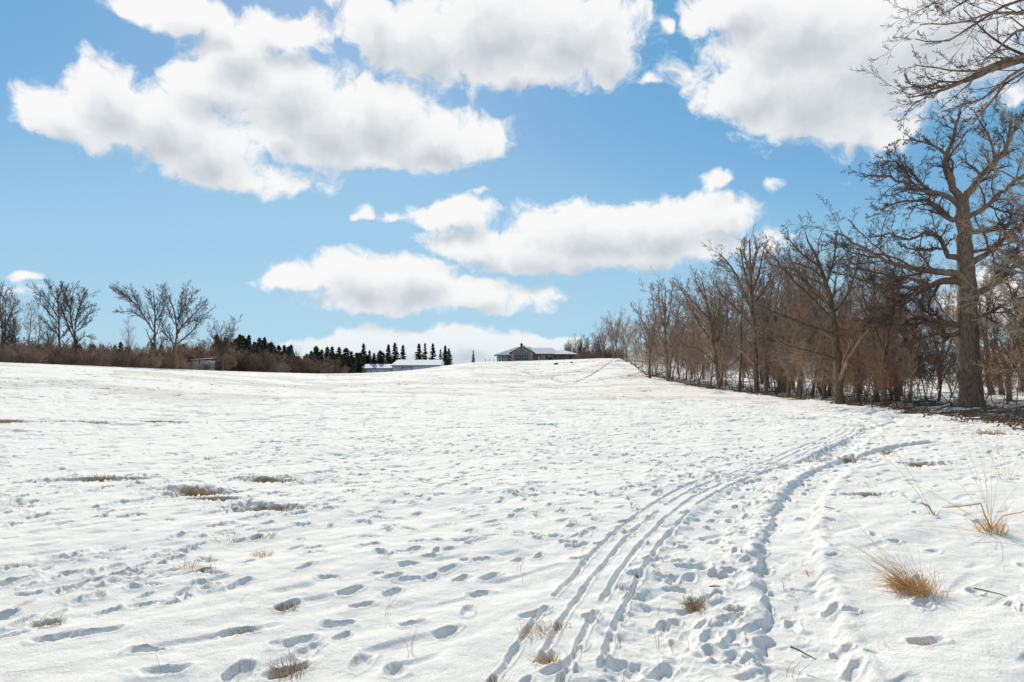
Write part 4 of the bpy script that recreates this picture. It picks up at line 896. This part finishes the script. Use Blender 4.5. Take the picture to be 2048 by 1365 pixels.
for k in range(150):
    px = 1225+rw.random()*1150; ye = float(np.interp(px, WPX, WY)); Y = ye+rw.uniform(-.5, 1)+abs(rw.gauss(0, 1))*8
    if 1830 < px < 2260 and Y < 36: continue
    h = rw.uniform(3.0, 7.0)*min(1.6, max(.8, Y/50)); p = ground_at(px, Y)
    make_tree_thing('sapling', rw.choice(sap), ('tall' if h > 5 else 'low')+' thin leafless sapling '+wood_zone(px, Y-ye), 'sapling', p, rw.uniform(0, 6.28), 'saplings in the wood', h/6).rotation_euler = (rw.gauss(0, .12), rw.gauss(0, .14), rw.uniform(0, 6.28))
buw = [bush_mesh(s, 3.4, 1.6, 7, 'brush', .0065, low=.38) for s in (91, 92, 93, 94)]
for k in range(70):
    px = 1225+rw.random()**.9*1150; ye = float(np.interp(px, WPX, WY)); Y = ye+rw.uniform(0, 2)+abs(rw.gauss(0, 1))*(6+ye*.08)
    if 1800 < px < 2260 and Y < 36: continue
    f = min(1.0, max(.0, (Y-25)/60)); h = rw.uniform(2.2, 3.6)+f*rw.uniform(1, 3.5); 
    put_bush(rw.choice(buw), px, Y, h, ('tall' if h > 4 else 'low')+' brown leafless bush '+wood_zone(px, Y-ye), 'bushes under the wood', sw=1.15)
# trees just right of the hilltop house
for k in range(12):
    px = 1128+k*7+rw.gauss(0, 2); Y = rw.uniform(262, 300); pt = np.interp(px, [1120, 1150, 1200], [690, 680, 672])+rw.gauss(0, 4)
    p = ground_at(px, Y); h = hgt(px, pt, Y)
    make_tree_thing('bare_tree', rw.choice(ftL), 'small bare tree on the skyline between the house and the wood', 'tree', p, rw.uniform(0, 6.28), 'bare trees right of the house', (h/11*.8, h/11*.8, h/11))
for k in range(34):
    px = 1120+k*3.6; Y = rw.uniform(258, 285); put_bush(rw.choice(bu), px, Y, max(1.5, hgt(px, np.interp(px, [1120, 1150, 1240], [711, 706, 698])+rw.gauss(0, 4), Y)), 'low leafless bush on the skyline between the house and the wood', 'bushes right of the house', sw=1.2)
# saplings that keep their rust-coloured leaves
lm = [leaf_mesh(s, 3.0, 2.2, 420, M['rust_leaf'], .045, .25) for s in (1, 2)]
for i, (px, py, Y, s, lab) in enumerate(((1745, 790, 33, .75, 'sapling with rust-coloured leaves left of the great oak, the nearer left one'), (1775, 800, 34, .6, 'sapling with rust-coloured leaves closest to the left of the great oak'),
        (2030, 790, 27, .9, 'sapling with orange leaves at the right edge of the photo'), (2005, 800, 33, .7, 'small sapling with orange leaves right of the great oak trunk'), (1690, 790, 38, .6, 'small rust-leaved sapling farthest left of the great oak'),
        (1415, 780, 74, .8, 'reddish leaved sapling at the edge of the middle wood'), (1985, 780, 40, .9, 'rust-leaved sapling behind the great oak on its right'), (1385, 780, 78, .7, 'low reddish bush at the left foot of the middle wood'), (2070, 790, 24, .8, 'rust-leaved sapling just beyond the right edge'))):
    p = ground_at(px, Y); t = thing('rust_leaved_sapling', lab, 'sapling', p, i, 'rust leaved saplings', s*1.15)
    link('trunk', sap[i % 3][0], t).scale = (.5, .5, .55); link('crown', sap[i % 3][1], t).scale = (.5, .5, .55); link('leaves', lm[i % 2], t)

# the great oak
spO = [dict(n=14, t0=.15, ang=42, av=12, lr=.36, fall=.35, wig=.15, trop=.03, seg=8, rr=.5), dict(n=7, t0=.12, ang=42, lr=.48, wig=.14, trop=.03, seg=6, rr=.55), dict(n=6, t0=.1, ang=42, lr=.50, wig=.08, trop=.03, seg=4, rr=.6), dict(n=5, t0=.1, ang=34, lr=.75, wig=.06, trop=.02, seg=3, rr=.7)]
px_tree('oak_tree', 33, [(1943, 812, 46), (1941, 780, 42), (1938, 720, 39), (1934, 650, 37), (1932, 590, 34), (1931, 540, 31), (1928, 480, 27), (1926, 430, 25), (1924, 400, 22)],
   [[(1922,405,16),(1908,375,14),(1898,345,12),(1893,312,10),(1903,285,7),(1912,255,5),(1922,225,3)], [(1895,312,7),(1872,295,5),(1840,283,3.5),(1808,280,2)],
    [(1926,400,17),(1945,375,14),(1965,350,12),(1990,325,10),(2010,300,8),(2018,270,6),(2022,240,3.5)], [(1990,325,7),(1985,290,5),(1965,255,3.5),(1950,225,2)], [(2015,280,5),(2035,250,3.5),(2048,220,2)],
    [(1918,412,12),(1895,395,10),(1860,385,8),(1820,372,6),(1780,355,4.5),(1735,352,3)], [(1862,386,6),(1845,370,5),(1822,340,4),(1790,325,2.5),(1765,322,1.5)], [(1925,425,13),(1905,440,11),(1885,428,9),(1862,405,7),(1830,398,5),(1790,408,3.5),(1760,420,2.2)],
    [(1926,440,12),(1960,420,10),(2000,388,8),(2040,355,6),(2090,330,4)], [(1930,470,11),(1965,462,9),(2000,455,7),(2045,440,5),(2090,430,3)],
    [(1925,515,13),(1900,512,11),(1888,495,9),(1878,475,8),(1850,468,6),(1815,478,5),(1780,468,4),(1740,475,2.5)], [(1888,495,6),(1870,498,5),(1835,500,4),(1800,490,2.5)],
    [(1925,550,16),(1890,546,13),(1850,540,11),(1800,532,8),(1760,515,6),(1715,490,4.5),(1672,462,2.5)], [(1928,562,17),(1885,563,14),(1855,575,11),(1820,592,8),(1790,608,6),(1765,628,4),(1745,640,2.5)], [(1860,572,9),(1810,575,7),(1765,572,5.5),(1715,560,4),(1665,545,2.5)],
    [(1760,515,4.5),(1720,510,3.5),(1680,495,2.5),(1655,480,1.5)], [(1850,560,7),(1800,556,5.5),(1750,545,4),(1700,525,2.5)],
    [(1930,650,13),(1895,648,11),(1865,640,9),(1838,615,7),(1830,590,5),(1850,570,3)], [(1932,662,14),(1905,668,11),(1880,668,10),(1855,640,8),(1820,640,6),(1800,655,4),(1775,650,2.5)], [(1865,642,6),(1840,648,5),(1815,665,3.5),(1805,690,2)],
    [(1948,590,15),(1975,575,13),(2000,560,11),(2025,535,9),(2055,525,7),(2110,510,4)], [(1946,525,13),(1975,505,11),(2005,480,9),(2040,450,7),(2090,420,4)], [(1945,640,9),(1985,625,7),(2030,600,5),(2080,590,3)], [(1942,505,8),(1980,500,6),(2020,505,5),(2060,500,3)]],
   'great old oak with a thick trunk and wide crooked limbs', 7, depth=.9, spec=spO, rmin=.0068, tm='oak_bark', cm='dark_twig', wig=.035)
# a tree out of view on the right whose boughs hang into the top corner
spH = [dict(n=10, t0=.12, ang=26, av=9, lr=.33, fall=.45, wig=.05, trop=.05, seg=9, rr=.42), dict(n=6, t0=.1, ang=32, lr=.46, wig=.06, trop=.05, seg=7, rr=.5), dict(n=5, t0=.08, ang=36, lr=.5, wig=.07, trop=.05, seg=5, rr=.6), dict(n=2, t0=.1, ang=34, lr=.55, wig=.08, trop=.04, seg=3, rr=.7)]
px_tree('overhanging_tree', 12.5, [(2420, 930, 46), (2415, 750, 42), (2400, 500, 38), (2370, 250, 34), (2340, 0, 28), (2300, -200, 22), (2280, -380, 14)],
   [[(2365,230,26),(2280,150,22),(2160,100,19),(2048,118,16),(1985,140,13),(1930,160,9),(1890,178,6),(1850,188,4),(1815,195,2.5)], [(2160,110,10),(2048,112,8),(1985,132,6),(1930,142,4.5),(1870,135,3),(1830,130,2)],
    [(1985,140,6),(1930,165,5),(1880,165,4),(1845,178,3),(1810,165,2)], [(2150,130,9),(2048,137,7),(2000,170,5.5),(1960,200,4),(1910,215,3),(1880,225,2)], [(1900,175,4),(1860,190,3),(1825,212,2.2),(1795,245,1.4)], [(1925,165,4),(1870,178,3),(1830,172,2.2),(1795,185,1.4)],
    [(2350,20,20),(2230,-60,16),(2120,-20,11),(2048,28,7),(1990,22,5),(1940,42,4),(1890,48,3),(1840,50,2)], [(2120,-20,9),(2040,0,6),(1975,30,5),(1920,68,4),(1880,84,3),(1830,78,2)], [(2230,-60,10),(2080,-60,7),(1980,-30,5),(1900,-5,3.5),(1865,8,2.5),(1830,25,1.6)],
    [(2150,60,9),(2060,55,7),(2020,75,5),(1985,110,3.5),(1960,130,2)], [(2100,-40,6),(1990,-20,4.5),(1930,5,3.5),(1880,30,2)], [(2200,140,8),(2048,145,6),(1990,195,4.5),(1960,230,3),(1930,245,1.6)]],
   'tree whose thin arching boughs hang into the top right corner', 17, depth=.35, spec=spH, rmin=.0036, tm='bark', cm='red_twig', wig=.012)
# pale twiggy tree at the right edge in front of the oak
spP = [dict(n=13, t0=.1, ang=30, av=12, lr=.45, fall=.4, wig=.12, trop=.03, seg=7, rr=.5), dict(n=8, t0=.1, ang=36, lr=.45, wig=.14, trop=.03, seg=5, rr=.55), dict(n=6, t0=.1, ang=38, lr=.48, wig=.15, trop=.02, seg=4, rr=.6), dict(n=3, t0=.1, ang=38, lr=.5, wig=.15, trop=.02, seg=3, rr=.7)]
px_tree('pale_twigged_tree', 19, [(2230, 880, 26), (2215, 700, 22), (2190, 560, 18), (2170, 420, 14), (2160, 300, 8)],
   [[(2215,700,10),(2150,600,8),(2080,520,6),(2020,470,4),(1975,440,2)], [(2190,560,10),(2120,450,8),(2060,380,5),(2010,345,3),(1970,345,1.6)], [(2215,690,9),(2140,640,7),(2060,610,5),(1990,600,3),(1950,585,1.6)], [(2175,450,9),(2110,350,6),(2060,290,4),(2030,240,2)],
    [(2220,720,8),(2150,700,6),(2080,665,4.5),(2020,655,3),(1985,650,1.6)], [(2200,620,8),(2110,560,6),(2040,545,4),(1985,530,2)], [(2200,600,8),(2130,520,6),(2070,460,4),(2030,400,2)], [(2225,760,7),(2150,760,5),(2080,735,4),(2020,740,2)]],
   'tree at the right edge whose pale twigs cross in front of the oak', 27, depth=.3, spec=spP, rmin=.0042, tm='bark', cm='pale_twig', wig=.03)
px_tree('pale_twigged_tree', 41, [(1795, 800, 11), (1785, 740, 10), (1765, 690, 9), (1740, 660, 7), (1700, 640, 4)],
   [[(1765,690,7),(1735,670,6),(1700,660,4),(1650,655,2)], [(1770,700,7),(1740,650,5),(1720,600,3)], [(1745,665,6),(1690,670,4),(1640,690,2)], [(1760,685,6),(1720,700,4),(1680,720,2)], [(1785,740,6),(1750,740,4),(1710,755,2)], [(1780,730,5),(1810,700,3.5),(1840,680,2)], [(1790,760,5),(1830,750,3.5),(1860,760,2)]],
   'low bushy tree with arching pale twigs left of the great oak', 28, depth=.5, spec=spP, rmin=.009, tm='bark', cm='brush', wig=.03)

# fallen wood along the edge
def log_mesh(seed, L, r, twigs=6):
    rng = random.Random(seed); ps, rs = limb(Vector((-L/2, 0, r*.8)), Vector((1, 0, .03)), L, r, r*.3, 9, .05, 0, rng); out = [[], []]
    sprout(out, ps, rs, 0, [dict(n=twigs, t0=.3, ang=38, lr=.3, wig=.14, trop=.02, seg=5, rr=.45), dict(n=5, t0=.2, ang=40, lr=.4, wig=.15, seg=3, rr=.6)], rng, .008)
    return tube_mesh('fallen_log', [(ps, rs)]+out[0]+out[1], M['log'])
logs = [log_mesh(1, 3.5, .09), log_mesh(2, 2.4, .06, 8), log_mesh(3, 5, .12, 5), log_mesh(4, 1.6, .04, 9), log_mesh(5, 5, .045, 16)]
for px, py, Y, m_, rz, s, lab in ((1262, 738, 168, 4, .35, 1.8, 'long fallen tree reaching out onto the snowy slope near the top of the hill'), (1290, 772, 104, 4, .3, 1.2, 'long fallen branch lying flat on the snow at the bend of the wood edge'),
        (1312, 762, 106, 0, .8, 1.8, 'fallen trunk propped on the brush pile at the bend of the wood edge'), (1345, 778, 95, 4, -.3, .8, 'dark fallen log at the foot of the middle wood')):
    p = ground_at(px, Y); o = link('fallen_log', logs[m_]); o.location = p+Vector((0, 0, .08)); o.rotation_euler = (0, -.12 if rz == .8 else 0, rz); o.scale = (s, s, s); tag(o, lab, 'log', 'fallen wood along the wood edge')
for k in range(130):
    px = 1260+rw.random()**.8*1050; ye = float(np.interp(px, WPX, WY)); Y = ye+rw.gauss(.8, 1.6)+(abs(rw.gauss(0, 6)) if k % 2 else 0)
    p = ground_at(px, Y); o = link('fallen_branch', logs[rw.choice((0, 1, 3, 3, 1))]); o.location = p+Vector((0, 0, .02)); o.rotation_euler = (rw.gauss(0, .3), rw.gauss(0, .14), rw.uniform(0, 6.28)); s = rw.uniform(.5, 1.2); o.scale = (s, s, s)
    tag(o, 'dark fallen branch on the ground '+wood_zone(px), 'branch', 'fallen wood along the wood edge')
# leaf litter, too many to count
def litter():
    rng = np.random.default_rng(4); n = 20000
    px = 1240+rng.random(n)**.8*1100; ye = np.interp(px, WPX, WY); Y = ye+rng.normal(.8, 1.1, n)+(rng.random(n) < .5)*np.abs(rng.normal(0, 7, n))
    x = (px-CX)/FPX*Y; keep = fbm(x*.9, Y*.9, 66, 3) > .47; x, Y = x[keep], Y[keep]; n = len(x)
    c = np.stack([x, Y, terrain(x, Y)+rng.uniform(-.02, .10, n)], -1); u = rng.normal(0, 1, (n, 3)); u[:, 2] *= .5; u /= np.linalg.norm(u, axis=1)[:, None]; w = np.cross(u, rng.normal(0, 1, (n, 3))); w /= np.linalg.norm(w, axis=1)[:, None]; s = rng.uniform(.03, .075, (n, 1))*np.maximum(1, Y/40)[:, None]
    V = np.stack([c-u*s, c+w*s*.5, c+u*s, c-w*s*.5], 1).reshape(-1, 3); o = link('leaf_litter', quad_mesh('leaf_litter', V, np.arange(n*4).reshape(n, 4), M['litter'])); tag(o, 'brown dead leaves scattered over the snow under the wood', 'leaf litter', kind='stuff')
litter()

# ================================================================== grass in the snow
def blades(seed, n, h, spread, lean=(0, 0), m='straw', r=.0022, curl=.25, rough=.5, seg=6):
    rng = random.Random(seed); L = []
    for k in range(n):
        a = rng.uniform(0, 6.28); q = rng.random()**.7*spread
        d = Vector((math.cos(a)*rough*rng.random()+lean[0], math.sin(a)*rough*rng.random()+lean[1], 1)); d.normalize()
        l = h*rng.uniform(.35, 1.1); p = Vector((math.cos(a)*q, math.sin(a)*q, -.05)); pts = [p.copy()]; rad = [r]
        cv = Vector((rng.gauss(lean[0]*.6, curl), rng.gauss(lean[1]*.6, curl), rng.gauss(-.25, curl)))
        for i in range(1, seg+1):
            d = (d+cv*(1.0/seg)*(i/seg)*1.6+Vector((rng.gauss(0, .05), rng.gauss(0, .05), rng.gauss(0, .05)))).normalized(); p = p+d*(l/seg); p.z = max(p.z, .004); pts.append(p.copy()); rad.append(r*(1-.75*i/seg))
        L.append((pts, rad))
    return L
def put_mesh(name, me, loc, lab, cat, grp=None, rz=0, s=1):
    o = link(name, me); o.location = loc; o.rotation_euler = (0, 0, rz); o.scale = (s, s, s); return tag(o, lab, cat, grp)
# the orange tuft at lower right
p = on_ground(1835, 1178)
L = blades(1, 70, .42, .08, (-.9, .35), r=.0020, curl=.7, rough=1.0)+blades(2, 170, .26, .13, (-.8, .0), r=.0022, curl=1.5, rough=1.8)+blades(4, 90, .13, .20, (-.5, -.2), r=.0022, curl=2.2, rough=2.4)+blades(3, 16, .80, .07, (-.65, .7), r=.0020, curl=.15, rough=.35, seg=9)
put_mesh('grass_tuft', tube_mesh('orange_tuft', L, M['straw'], sides=3), p, 'large orange dry grass tuft bent over to the left in the snow at lower right', 'grass tuft')
# tall stems
def stems_px(base, Y, tips, r, seed, depth=.25):
    rng = random.Random(seed); b = at(base[0], base[1], Y); L = []
    for (tx, ty) in tips:
        dy = rng.gauss(0, depth); e = at(tx, ty, Y+dy)-b; s0 = Vector((rng.gauss(0, .02), rng.gauss(0, .02), -.05)); c = Vector((e.x*.35, e.y*.5, e.z*.55)); pts = []
        for i in range(13):
            t = i/12; pts.append(s0*(1-t)**2+c*2*t*(1-t)+e*t*t)
        L.append((pts, [r*(1-.6*i/12) for i in range(13)]))
        if rng.random() < .7:      # small dry seed head or leaf
            t = rng.uniform(.5, .85); q = pts[int(t*12)]; L.append(([q, q+Vector((rng.gauss(0, .03), rng.gauss(0, .02), .03)), q+Vector((rng.gauss(0, .06), rng.gauss(0, .03), .02))], [r*.9, r*1.6, r*.4]))
    return b, L
b, L = stems_px((1985, 1062), 7.0, [(1900,862),(1925,870),(1948,880),(1962,868),(1985,905),(1764,946),(1796,1050),(1850,985),(2048,960),(2030,1000),(2045,1050),(1905,1025),(2000,930),(1880,930)], .0024, 3)
L += blades(5, 90, .22, .13, (-.3, 0), r=.0028, curl=.6, rough=1.0); L += [([Vector((0,0,0)), Vector((-.07,.02,.16)), Vector((-.12,.0,.28)), Vector((-.34,.03,.24)), Vector((-.52,0,.24))], [.011,.010,.009,.007,.004]), ([Vector((0,0,.02)), Vector((.12,.02,.15)), Vector((.3,.0,.19)), Vector((.42,.03,.25))], [.009,.008,.006,.004])]
put_mesh('weed', tube_mesh('tall_weed', L, M['straw'], sides=3), b, 'dry weed clump with long thin arching stems at the right edge above the orange tuft', 'weed')
b, L = stems_px((1867, 1030), 7.8, [(1736,844),(1752,900)], .0026, 4, .05); L += blades(6, 10, .10, .05, (0, 0), r=.003, m='brown_straw'); L += [([Vector((0,0,0)), Vector((-.05,.02,.10)), Vector((-.16,.0,.14))], [.008,.012,.006])]
put_mesh('weed', tube_mesh('arching_weed', L, M['brown_straw'], sides=3), b, 'single long weed stem arching up to the left, left of the dry weed clump', 'weed')
b, L = stems_px((2010, 985), 10.2, [(1990,880),(1975,905),(2020,900),(2040,905),(1960,870),(2046,930),(2000,850)], .003, 9); L += blades(7, 60, .25, .22, (-.2, 0), r=.003, curl=.5, rough=.9)
put_mesh('weed', tube_mesh('back_weed', L, M['straw'], sides=3), b, 'thin reddish weeds standing in the snow at the right edge behind the weed clump', 'weed')
# tufts showing through the snow: (px, py, size, blades, shade, label)
TF = [(1070,1262,.11,90,'pale_straw','largest of three dry grass tufts beside the runner grooves at bottom centre'), (1085,1250,.08,40,'pale_straw','small dry grass tuft between two others by the runner grooves'), (1122,1246,.08,40,'brown_straw','small dark grass tuft right of the other two by the runner grooves'),
 (1095,1318,.09,50,'straw','small orange grass tuft at bottom centre right of the grooves'), (1390,1200,.10,70,'brown_straw','brown grass tuft in a trampled hole between the wheel ruts'), (1470,1218,.07,30,'pale_straw','small pale grass tuft in a hole right of the brown one between the ruts'),
 (1298,1140,.09,60,'brown_straw','short brown grass strip beside the runner grooves'), (1450,1155,.06,20,'brown_straw','tiny brown grass tuft beside the edge of the right rut'), (1250,1046,.09,50,'brown_straw','brown grass in a hole left of the grooves, the farthest one there'), (1228,1075,.07,30,'straw','reddish grass bit in a small hole left of the grooves'),
 (1860,1285,.06,30,'straw','small brown leafy tuft in a hollow at the bottom right'), (1770,1290,.05,12,'straw','tiny bent orange leaf blade at the bottom right, left of the hollow'), (1622,1140,.05,20,'straw','tiny orange grass bit on the right rut edge'), (1745,990,.11,60,'brown_straw','brown grass tuft with snow shadow between the ruts and the arching weed'),
 (1735,975,.10,30,'straw','thin reddish grass blades just above the brown tuft right of the ruts'), (1845,930,.16,80,'brown_straw','dark brown grass clump in a wind hollow near the right end of the rut'), (1775,903,.16,50,'pale_straw','pale grass patch at the end of the right wheel rut'), (1700,918,.14,50,'brown_straw','brown grass patch inside the bend of the right wheel rut'),
 (1655,922,.14,40,'pale_straw','pale grass patch between the two wheel ruts at the bend'), (1985,868,.30,120,'pale_straw','wide pale straw patch on the snow at the right edge near the wood'), (1560,930,.12,30,'brown_straw','brown grass bits beside the left wheel rut bend'),
 (575,1210,.08,50,'brown_straw','dark grass in a footprint left of centre at lower left'), (580,1332,.11,50,'brown_straw','dark brown grass knot in a deep footprint at the bottom left of centre'), (100,1245,.09,50,'brown_straw','brown grass in the bottom of a deep footprint at lower left'), (404,1140,.10,60,'brown_straw','dark grass tuft in a hole, left middle'),
 (372,1132,.09,50,'straw','orange grass wisp just left of the dark tuft in the left middle'), (527,1105,.09,40,'straw','thin orange grass sprig right of the left middle tufts'), (450,1080,.10,60,'brown_straw','dark grass in a hole of the trail, left one of two'), (532,1070,.10,60,'brown_straw','dark grass in a hole of the trail, right one of two'),
 (990,972,.12,60,'brown_straw','small grass clump in the snow at the centre of the photo'), (420,918,.12,50,'brown_straw','small isolated brown grass clump in the left of the field'), (988,1358,.06,30,'brown_straw','dark grass tuft cut by the bottom edge at centre'), (485,1258,.06,20,'brown_straw','few dark blades in a footprint at lower left of centre')]
for i, (px, py, sz, n, shade, lab) in enumerate(TF):
    p = on_ground(px, py); p.z -= .03; L = blades(100+i, int(n*1.3), sz*1.0, sz*.85, (-.3, 0), r=.0021*max(1, p.y/6), curl=1.5, rough=2.2, seg=6)
    put_mesh('grass_tuft', tube_mesh('grass_tuft', L, M[shade], sides=3), p, lab, 'grass tuft', 'grass tufts in the snow')
# long patches of flattened grass in the scoured hollows
PL = ['long patch of brown grass in a hollow, leftmost of the near ones', 'brown grass patch in the second near hollow from the left', 'low orange grass strip joined to the second near hollow', 'brown grass patch with a sticking twig in the third near hollow',
      'widest brown grass patch right of the trail bend at the left', 'small brown grass patch between the second and the widest one', 'thin brown grass strip far left in the field, second from the edge', 'brown grass strip at the left edge of the field', 'short brown grass strip third in the far left row']
for i, (px_, py_, ln, wd, b_) in enumerate(HOLLOWS[:9]):
    p = on_ground(px_, py_); rng = random.Random(500+i); L = []
    n = int((300 if p.y < 14 else 150)*ln)
    for k in range(n):
        f = rng.gauss(0, .2)*ln; q = rng.gauss(0, .2)*wd
        if abs(f) > ln*.5 or float(vnoise(np.array([f*5+i*7.]), np.array([q*8+3.]), 12)[0]) < .5: continue
        bl = blades(rng.randrange(9999), 1, .13, .01, (rng.gauss(0, 1.2), rng.gauss(0, .6)), r=.0038 if p.y < 14 else .007, curl=.9, rough=.9, seg=4)[0]
        L.append(([v+Vector((f, q, 0)) for v in bl[0]], bl[1]))
    p.z += .0; put_mesh('grass_patch', tube_mesh('grass_patch', L, M['brown_straw'], sides=3), p, PL[i], 'grass patch', 'grass patches in hollows')['kind'] = 'stuff'
# single stalks standing in the snow
rs_ = random.Random(77)
for k in range(60):
    px, py = (rs_.uniform(0, 2040), 800+rs_.random()*560) if k > 22 else (rs_.uniform(1000, 1500), rs_.uniform(1080, 1350))
    p = on_ground(px, py); L = blades(700+k, rs_.choice((1, 1, 2, 3)), rs_.uniform(.05, .14)*max(1, p.y/12), .03, (rs_.gauss(0, .4), 0), r=.0016*max(1, p.y/6), curl=.3)
    put_mesh('dry_stalk', tube_mesh('dry_stalk', L, M['brown_straw'], sides=3), p, 'single thin dry stalk poking through the snow', 'stalk', 'thin dry stalks in the snow')
def twig_lines(seed, L_, r): 
    rng = random.Random(seed); ps, rs = limb(Vector((-L_/2, 0, r+.004)), Vector((1, 0, .02)), L_, r, r*.5, 6, .06, 0, rng); return [(ps, rs)]
for i, (px, py, L_, rz, lab) in enumerate(((1608, 1312, .16, -.9, 'short dark twig lying in the right wheel rut at the bottom'), (1660, 1020, .14, -1.0, 'short dark twig on the snow right of the right rut'), (1430, 1178, .10, .4, 'tiny twig lying between the two wheel ruts'), (1980, 1190, .2, -.9, 'thin twig lying on smooth snow at the right edge'))):
    p = on_ground(px, py); put_mesh('twig', tube_mesh('twig', twig_lines(i, L_, .006), M['dark_twig'], sides=5), p+Vector((0, 0, .012)), lab, 'twig', None, rz)
# two dark stones on the slope below the house
for px, py, s, lab in ((1112, 729.5, .36, 'dark boulder poking through the snow on the slope below the house'), (1143, 726.5, .26, 'smaller dark stone on the slope right of the boulder below the house')):
    p = on_ground(px, py); rng = np.random.default_rng(int(px)); nu, nv = 14, 9; V = []
    for j in range(nv):
        for i in range(nu):
            a, e = i*2*math.pi/nu, (j/(nv-1)-.5)*math.pi; k = 1+rng.uniform(-.14, .14)*math.cos(e); V.append((math.cos(a)*math.cos(e)*s*1.5*k, math.sin(a)*math.cos(e)*s*k, math.sin(e)*s*.8*k))
    F = [(j*nu+i, j*nu+(i+1) % nu, (j+1)*nu+(i+1) % nu, (j+1)*nu+i) for j in range(nv-1) for i in range(nu)]
    put_mesh('boulder', quad_mesh('boulder', np.array(V), np.array(F), M['stone_dark'], True), p+Vector((0, 0, s*.3)), lab, 'boulder')
